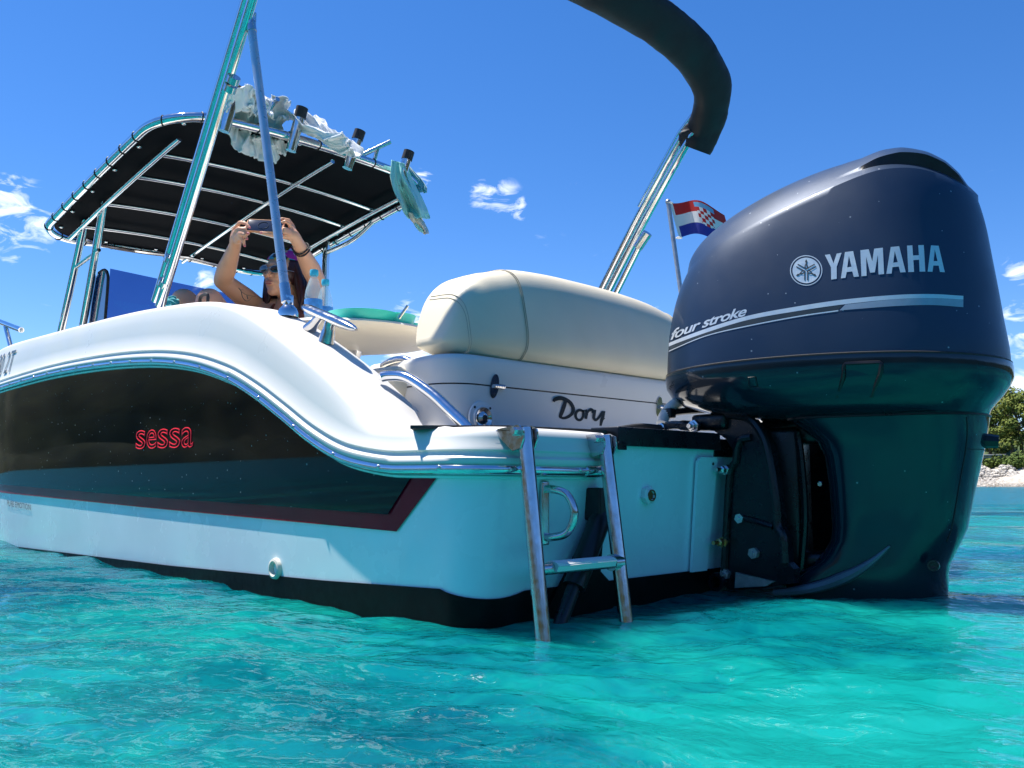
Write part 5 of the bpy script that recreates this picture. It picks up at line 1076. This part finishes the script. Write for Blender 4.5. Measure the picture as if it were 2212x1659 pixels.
d2, q2_ = dish(853, 704, .872, .075, [(r, h * 1.1) for r, h in PR], 'small_bowl', 'smaller turquoise bowl beside the large one on the table', grp='turquoise dishes on the table')
d3, q3_ = dish(884, 712, .872, .05, [(r, h * .6) for r, h in PR], 'saucer', 'turquoise saucer nearest the seat back on the table', grp='turquoise dishes on the table')
A, B = PD(861, 688, 3.0), PD(881, 660, 3.0); b = MB(); b.tube([A, B], .0055, 8); o = b.build('spoon_handle', 'steel_worn'); o.name = 'metal_utensil'; tag(o, 'metal utensil handle sticking up from the small turquoise bowl', 'utensil')

# ------------------------------------------------------------------ the woman with the phone
def remesh(mb, voxel, smooth_it=4):
    me = bpy.data.meshes.new('r'); me.from_pydata(mb.v, [], mb.f); o = bpy.data.objects.new('r', me); COL.objects.link(o)
    md = o.modifiers.new('r', 'REMESH'); md.mode = 'VOXEL'; md.voxel_size = voxel; md.use_smooth_shade = True
    sm_ = o.modifiers.new('s', 'SMOOTH'); sm_.factor = .5; sm_.iterations = smooth_it
    dg = bpy.context.evaluated_depsgraph_get(); dg.update(); res = bpy.data.meshes.new_from_object(o.evaluated_get(dg)); bpy.data.objects.remove(o); return res
V = Vector
HC = V(PD(611, 590, 4.05)); fdir = (V(-VIEW) * .90 - V(RIGHT) * .40 - V((0, 0, .02))).normalized(); hup = (V((0, 0, 1)) + V(RIGHT) * .12); hup = (hup - fdir * hup.dot(fdir)).normalized(); hsd = hup.cross(fdir)  # her left
HM = Matrix((hsd, fdir, hup)).transposed()
def hp_(s, f, u): return HC + hsd * s + fdir * f + hup * u
body = MB()
def limb(pts, rs, n=14):
    body.tube(pts, rs, n); [body.ball(p, r * .995, 8) for p, r in zip(pts, rs)]
body.ball(HC + hup * .022 - fdir * .012, (.074, .090, .088), 14, rot=HM); body.ball(hp_(0, .022, -.045), (.056, .064, .066), 12, rot=HM); body.ball(hp_(0, .056, -.094), (.024, .026, .022), 10, rot=HM)
limb([hp_(0, .082, .012), hp_(0, .094, -.010), hp_(0, .106, -.030)], [.007, .009, .0125], 8); limb([hp_(-.03, .072, -.02), hp_(-.05, .05, -.02)], [.018, .016]); limb([hp_(.03, .072, -.02), hp_(.05, .05, -.02)], [.018, .016])
body.ball(hp_(0, .088, -.060), (.024, .011, .0105), 10, rot=HM); limb([hp_(-.032, .078, .022), hp_(0, .086, .024), hp_(.032, .078, .022)], [.009, .010, .009], 8)
NB = V(PD(630, 672, 4.12)); limb([hp_(0, -.02, -.05), HC.lerp(NB, .6), NB], [.050, .047, .056])
SR, SL = V(PD(556, 665, 4.12)), V(PD(676, 672, 4.16)); CH = V(PD(618, 715, 4.08)); AB = V(PD(590, 775, 4.02)); PE = V(PD(555, 822, 3.98))
limb([SR, SR.lerp(NB, .5), NB, NB.lerp(SL, .5), SL], [.048, .052, .060, .052, .048]); limb([NB, CH, AB, PE], [.085, .118, .105, .125], 18); limb([SR, CH], [.052, .095]); limb([SL, CH], [.052, .095])
ER, WR = V(PD(481, 606, 3.92)), V(PD(508, 530, 3.78)); EL, WL = V(PD(684, 606, 3.96)), V(PD(643, 524, 3.74))
limb([SR, SR.lerp(ER, .35), SR.lerp(ER, .75), ER], [.049, .050, .043, .040]); limb([ER, ER.lerp(WR, .3), ER.lerp(WR, .75), WR], [.040, .043, .032, .026])
limb([SL, SL.lerp(EL, .35), SL.lerp(EL, .75), EL], [.049, .048, .043, .040]); limb([EL, EL.lerp(WL, .3), EL.lerp(WL, .75), WL], [.040, .043, .032, .026])
KA, KB = V(PD(397, 651, 3.96)), V(PD(452, 651, 3.80)); FA, FB = V(PD(345, 800, 3.95)), V(PD(400, 810, 3.78))
for K, Fo, h in ((KA, FA, PE + V(VIEW) * .07), (KB, FB, PE - V(VIEW) * .10)): limb([h, h.lerp(K, .4), h.lerp(K, .85), K], [.10, .090, .066, .058], 16); limb([K, K.lerp(Fo, .3), K.lerp(Fo, .8), Fo], [.056, .056, .04, .034]); body.ball(Fo + V((0, 0, -.02)), (.09, .05, .035), 8)
# hands: palm, four fingers, thumb
rt, up_, tw_ = V(RIGHT), V((0, 0, 1)), V(-VIEW)
def hand(palm_c, wrist, knuckles, fingers, thumb):
    limb([wrist, wrist.lerp(palm_c, .5), palm_c], [.025, .027, .025], 10)
    for k in knuckles: limb([wrist.lerp(palm_c, .5), k], [.018, .0115], 8)
    for f in fingers: limb(f, [.0098, .0092, .0085, .0074][:len(f)], 8)
    limb(thumb, [.014, .0115, .0098, .008][:len(thumb)], 8)
def pd(x, y, d): return V(PD(x, y, d))
hand(pd(510, 511, 3.73), WR, [pd(505, 497, 3.71), pd(507, 505, 3.69), pd(511, 513, 3.68), pd(516, 520, 3.68)],
     [[pd(509, 492, 3.71), pd(518, 480, 3.68), pd(530, 482, 3.65), pd(538, 490, 3.64)], [pd(506, 503, 3.69), pd(515, 493, 3.65), pd(527, 495, 3.63), pd(535, 503, 3.63)],
      [pd(510, 512, 3.68), pd(518, 504, 3.64), pd(527, 507, 3.62), pd(533, 515, 3.63)], [pd(515, 520, 3.68), pd(520, 514, 3.65), pd(526, 520, 3.64), pd(528, 530, 3.65)]],
     [pd(508, 516, 3.77), pd(520, 512, 3.78), pd(536, 504, 3.76)])
hand(pd(634, 508, 3.71), WL, [pd(632, 490, 3.72), pd(629, 496, 3.70), pd(628, 503, 3.69), pd(628, 508, 3.69)],
     [[pd(632, 488, 3.72), pd(624, 476, 3.72), pd(610, 473, 3.70), pd(598, 476, 3.69)], [pd(629, 495, 3.70), pd(624, 482, 3.68), pd(616, 478, 3.66), pd(608, 481, 3.66)],
      [pd(628, 502, 3.69), pd(620, 495, 3.66), pd(613, 494, 3.64)], [pd(628, 508, 3.69), pd(620, 503, 3.66), pd(613, 502, 3.64)]],
     [pd(626, 513, 3.70), pd(604, 509, 3.67), pd(585, 507, 3.66), pd(566, 503, 3.65)])
bme = remesh(body, .0058, 3); bme.materials.append(MATS['skin'])
per_ = thing('person', 'person in rust bikini and headscarf reclining with knees up, holding a phone aloft', 'person', tuple(PE))
def pchild(name, me, par=per_):
    o = bpy.data.objects.new(name, me); COL.objects.link(o); o.parent = par; o.matrix_local = Matrix.Translation(-PE); return o
bo = pchild('body', bme)
bv = BVHTree.FromPolygons([v.co.copy() for v in bme.vertices], [tuple(p.vertices) for p in bme.polygons])
def snapb(p, off=.0012):
    l, n, i, d = bv.find_nearest(V(p)); return l + n * off
# hair, scarf, sunglasses, lips
hr = MB(); hr.ball(hp_(0, -.022, .020), (.082, .092, .090), 14, rot=HM); rg = random.Random(5)
for k in range(46):
    sd = 1 if k % 2 else -1; th = rg.uniform(-.95, .35); st = hp_(sd * .070 * math.cos(th), -.02 + .07 * math.sin(th), .03 + rg.uniform(-.03, .02)); l = rg.uniform(.17, .25)
    p1 = st + hsd * sd * rg.uniform(.012, .035) - hup * .07 - fdir * .01; p2 = st + hsd * sd * rg.uniform(.015, .05) - V((0, 0, 1)) * l * .7 - fdir * .01; p3 = st + hsd * sd * rg.uniform(.01, .055) - V((0, 0, 1)) * l - fdir * rg.uniform(0, .03)
    hr.tube(crv([st, p1, p2, p3], 5), list(np.linspace(.016, .013, 10)) + list(np.linspace(.012, .003, 6)), 8)
pchild('hair', hr.mesh('hair', 'hair', 70))
sc_ = MB(); rows = []
for i in range(13):
    th = R_(8 + 56 * i / 12); row = []
    for j in range(48):
        a = 2 * math.pi * j / 48; dz = 0; wv = 1.055 + .012 * math.sin(5 * th * 6 + 2 * a) + .01 * noise.noise(V((a * 2, th * 5, 1)))
        q = V((.082 * math.sin(th) * math.cos(a), .098 * math.sin(th) * math.sin(a), .092 * math.cos(th))) * wv; row.append(HC + hup * (.018 - .012 * math.sin(a)) - fdir * .012 + HM @ q)
    rows.append(row)
sc_.grid(rows, closed_v=True); pchild('headscarf', sc_.mesh('headscarf', 'scarf', 70))
gl = MB(); fr_ = MB()
for sd in (-1, 1):
    c = hp_(sd * .034, .094, .001); t = (hsd * 1.0 - fdir * .25 * sd).normalized(); ring = [c + t * .0275 * math.cos(a) + hup * .0165 * math.sin(a) for a in np.linspace(0, 2 * math.pi, 25)[:-1]]
    gl.add(ring + [c + fdir * .004], [(i, (i + 1) % 24, 24) for i in range(24)]); fr_.tube(ring, .0013, 6, closed=True); fr_.tube([c + t * .0275 * sd, hp_(sd * .078, .02, .004)], .0018, 6)
fr_.tube([hp_(-.008, .099, .004), hp_(0, .101, .007), hp_(.008, .099, .004)], .0018, 6)
go = pchild('sunglasses', fr_.mesh('sunglasses', 'zinc', 70)); lo_ = bpy.data.objects.new('lens', gl.mesh('lens', 'lens_dark', 70)); COL.objects.link(lo_); lo_.parent = go
lp = MB(); lp.ball(hp_(0, .0915, -.0565), (.021, .007, .0042), 8, rot=HM); lp.ball(hp_(0, .0908, -.0645), (.019, .0075, .0052), 8, rot=HM); pchild('lips', lp.mesh('lips', 'lip', 70))
# bikini top with its neck cords, and the tattoo
bk_ = MB(); front = V(-VIEW)
for c in (CH + V(-RIGHT) * .065 + front * .085 + up_ * .012, CH + V(RIGHT) * .07 + front * .085 + up_ * .012): bk_.ball(c, (.068, .062, .072), 12)
bk_.tube([snapb(CH + V(-RIGHT) * .2 - up_ * .04), snapb(CH + V(-RIGHT) * .1 + front * .12 - up_ * .05), snapb(CH + front * .13 - up_ * .05), snapb(CH + V(RIGHT) * .12 + front * .1 - up_ * .05), snapb(CH + V(RIGHT) * .2 - up_ * .04)], .02, 8)
bt = pchild('bikini_top', bk_.mesh('bikini_top', 'bikini', 70))
for a_, b_ in ((CH + V(-RIGHT) * .07 + front * .10 + up_ * .07, NB + V(-RIGHT) * .05 - up_ * .0), (CH + V(RIGHT) * .07 + front * .1 + up_ * .07, NB + V(RIGHT) * .07)):
    sm2 = MB(); pts = [snapb(a_.lerp(b_, k), .003) for k in np.linspace(0, 1, 7)]; sm2.tube(pts, [.020, .015, .011, .009, .008, .007, .006], 8, flat=.5); o = bpy.data.objects.new('cord', sm2.mesh('cord', 'bikini', 70)); COL.objects.link(o); o.parent = bt
tt_ = MB()
for strk, wd_ in (([(529, 628), (538, 634), (550, 637), (560, 639)], .004), ([(523, 620), (528, 626), (530, 634)], .006), ([(530, 634), (533, 642), (540, 648), (547, 646), (551, 640)], .004), ([(541, 636), (543, 644)], .004), ([(525, 624), (532, 624)], .005)):
    pp = crv([V(PD(x - 8, y + 2, 4.02)) for x, y in strk], 4); qs = []
    for p in pp:
        h = bv.ray_cast(V(CAM), (p - V(CAM)).normalized()); qs.append((h[0] + h[1] * .001) if h[0] is not None else snapb(p))
    if len(qs) > 1: tt_.tube(qs, wd_ * .5, 6, flat=.3)
pchild('tattoo', tt_.mesh('tattoo', 'ink_grey', 70))
br_ = MB(); ax = (WL - EL).normalized(); u1 = ax.orthogonal().normalized(); u2 = ax.cross(u1)
for k, r in ((.035, .034), (.05, .0345)): c = WL - ax * k; br_.tube([c + (u1 * math.cos(a) + u2 * math.sin(a)) * (r + .003 * math.sin(3 * a)) + ax * .006 * math.sin(a) for a in np.linspace(0, 6.283, 25)[:-1]], .0035, 6, closed=True)
br_.tube([WL - ax * .05 + tw_ * .034, WL - ax * .08 + tw_ * .042, WL - ax * .10 + tw_ * .043], .002, 6); pchild('bracelet', br_.mesh('bracelet', 'rubber', 70))
nl_ = MB()
for q in ((539, 491, 3.632), (536, 504, 3.622), (533.5, 516, 3.622), (528.5, 531, 3.64), (564, 503, 3.642), (597, 476.5, 3.68)): nl_.ball(PD(*q), (.0055, .0055, .005), 6)
pchild('nails', nl_.mesh('nails', 'nail', 70))
# the phone
pc = V(PD(572, 489, 3.68)); axx = (V(RIGHT) - up_ * .05).normalized(); ay = (up_ * .80 + V(-VIEW) * -.55).normalized(); ay = (ay - axx * ay.dot(axx)).normalized(); az_ = axx.cross(ay); PMx = Matrix((axx, ay, az_)).transposed()
if az_.dot(V(-VIEW)) < 0: az_ = -az_
ph = thing('smartphone', 'dark smartphone held sideways in both hands of the person', 'phone', tuple(pc))
b = MB(); b.box(pc, (.150, .073, .008), rot=PMx, bev=.0035); b.build('case_body', 'phone_dark', ph)
b = MB(); b.tube([pc + axx * (x * .0755) + ay * (y * .037) for x, y in ((-.94, -1), (.94, -1), (1, -.9), (1, .9), (.94, 1), (-.94, 1), (-1, .9), (-1, -.9))], .0042, 8, closed=True); b.build('case_rim', 'phone_case', ph)
b = MB(); c = pc + az_ * .005; b.tube([c + axx * .022 * math.cos(a) + ay * .022 * math.sin(a) - axx * .005 for a in np.linspace(0, 6.283, 31)[:-1]], .0011, 6, closed=True); b.build('charging_ring', 'slate', ph)
b = MB(); c = pc + axx * .053 + ay * .012 + az_ * .005; b.box(c, (.034, .036, .004), rot=PMx, bev=.0018); cb_ = b.build('camera_plate', 'phone_dark', ph)
for dx, dy in ((-.008, .008), (-.008, -.008), (.009, 0)): b = MB(); b.lathe([(0, .004), (.005, .004), (.006, .005), (.0065, 0)], c + axx * dx + ay * dy, az_, 16); b.build('lens', 'lens_dark', cb_)
# seat she reclines on, and a turquoise towel by her knee
b = MB(); sx = float(PE.x); syy = float(PE.y); top_ = float(PE.z) - .12
b.box((sx + .12, syy, (top_ - .07 + .25) / 2), (1.0, .72, top_ - .07 - .25), bev=.04); hs_ = b.build('lounge_seat', 'deck_white', boat)
b = MB(); b.box((sx + .12, syy, top_ - .035), (1.04, .76, .07), bev=.03); b.build('cushion', 'vinyl_cream', hs_)
tw2 = thing('turquoise_towel', 'turquoise towel hanging by the raised knee next to the awning pole', 'towel', tuple(PD(366, 655, 3.7)))
crumple([PD(372, 642, 3.80), PD(368, 652, 3.78), PD(362, 664, 3.76), PD(356, 690, 3.74)], [.02, .032, .038, .03], 'cloth', 'shirt_teal', tw2, 51, .35, 40, 28, .5)
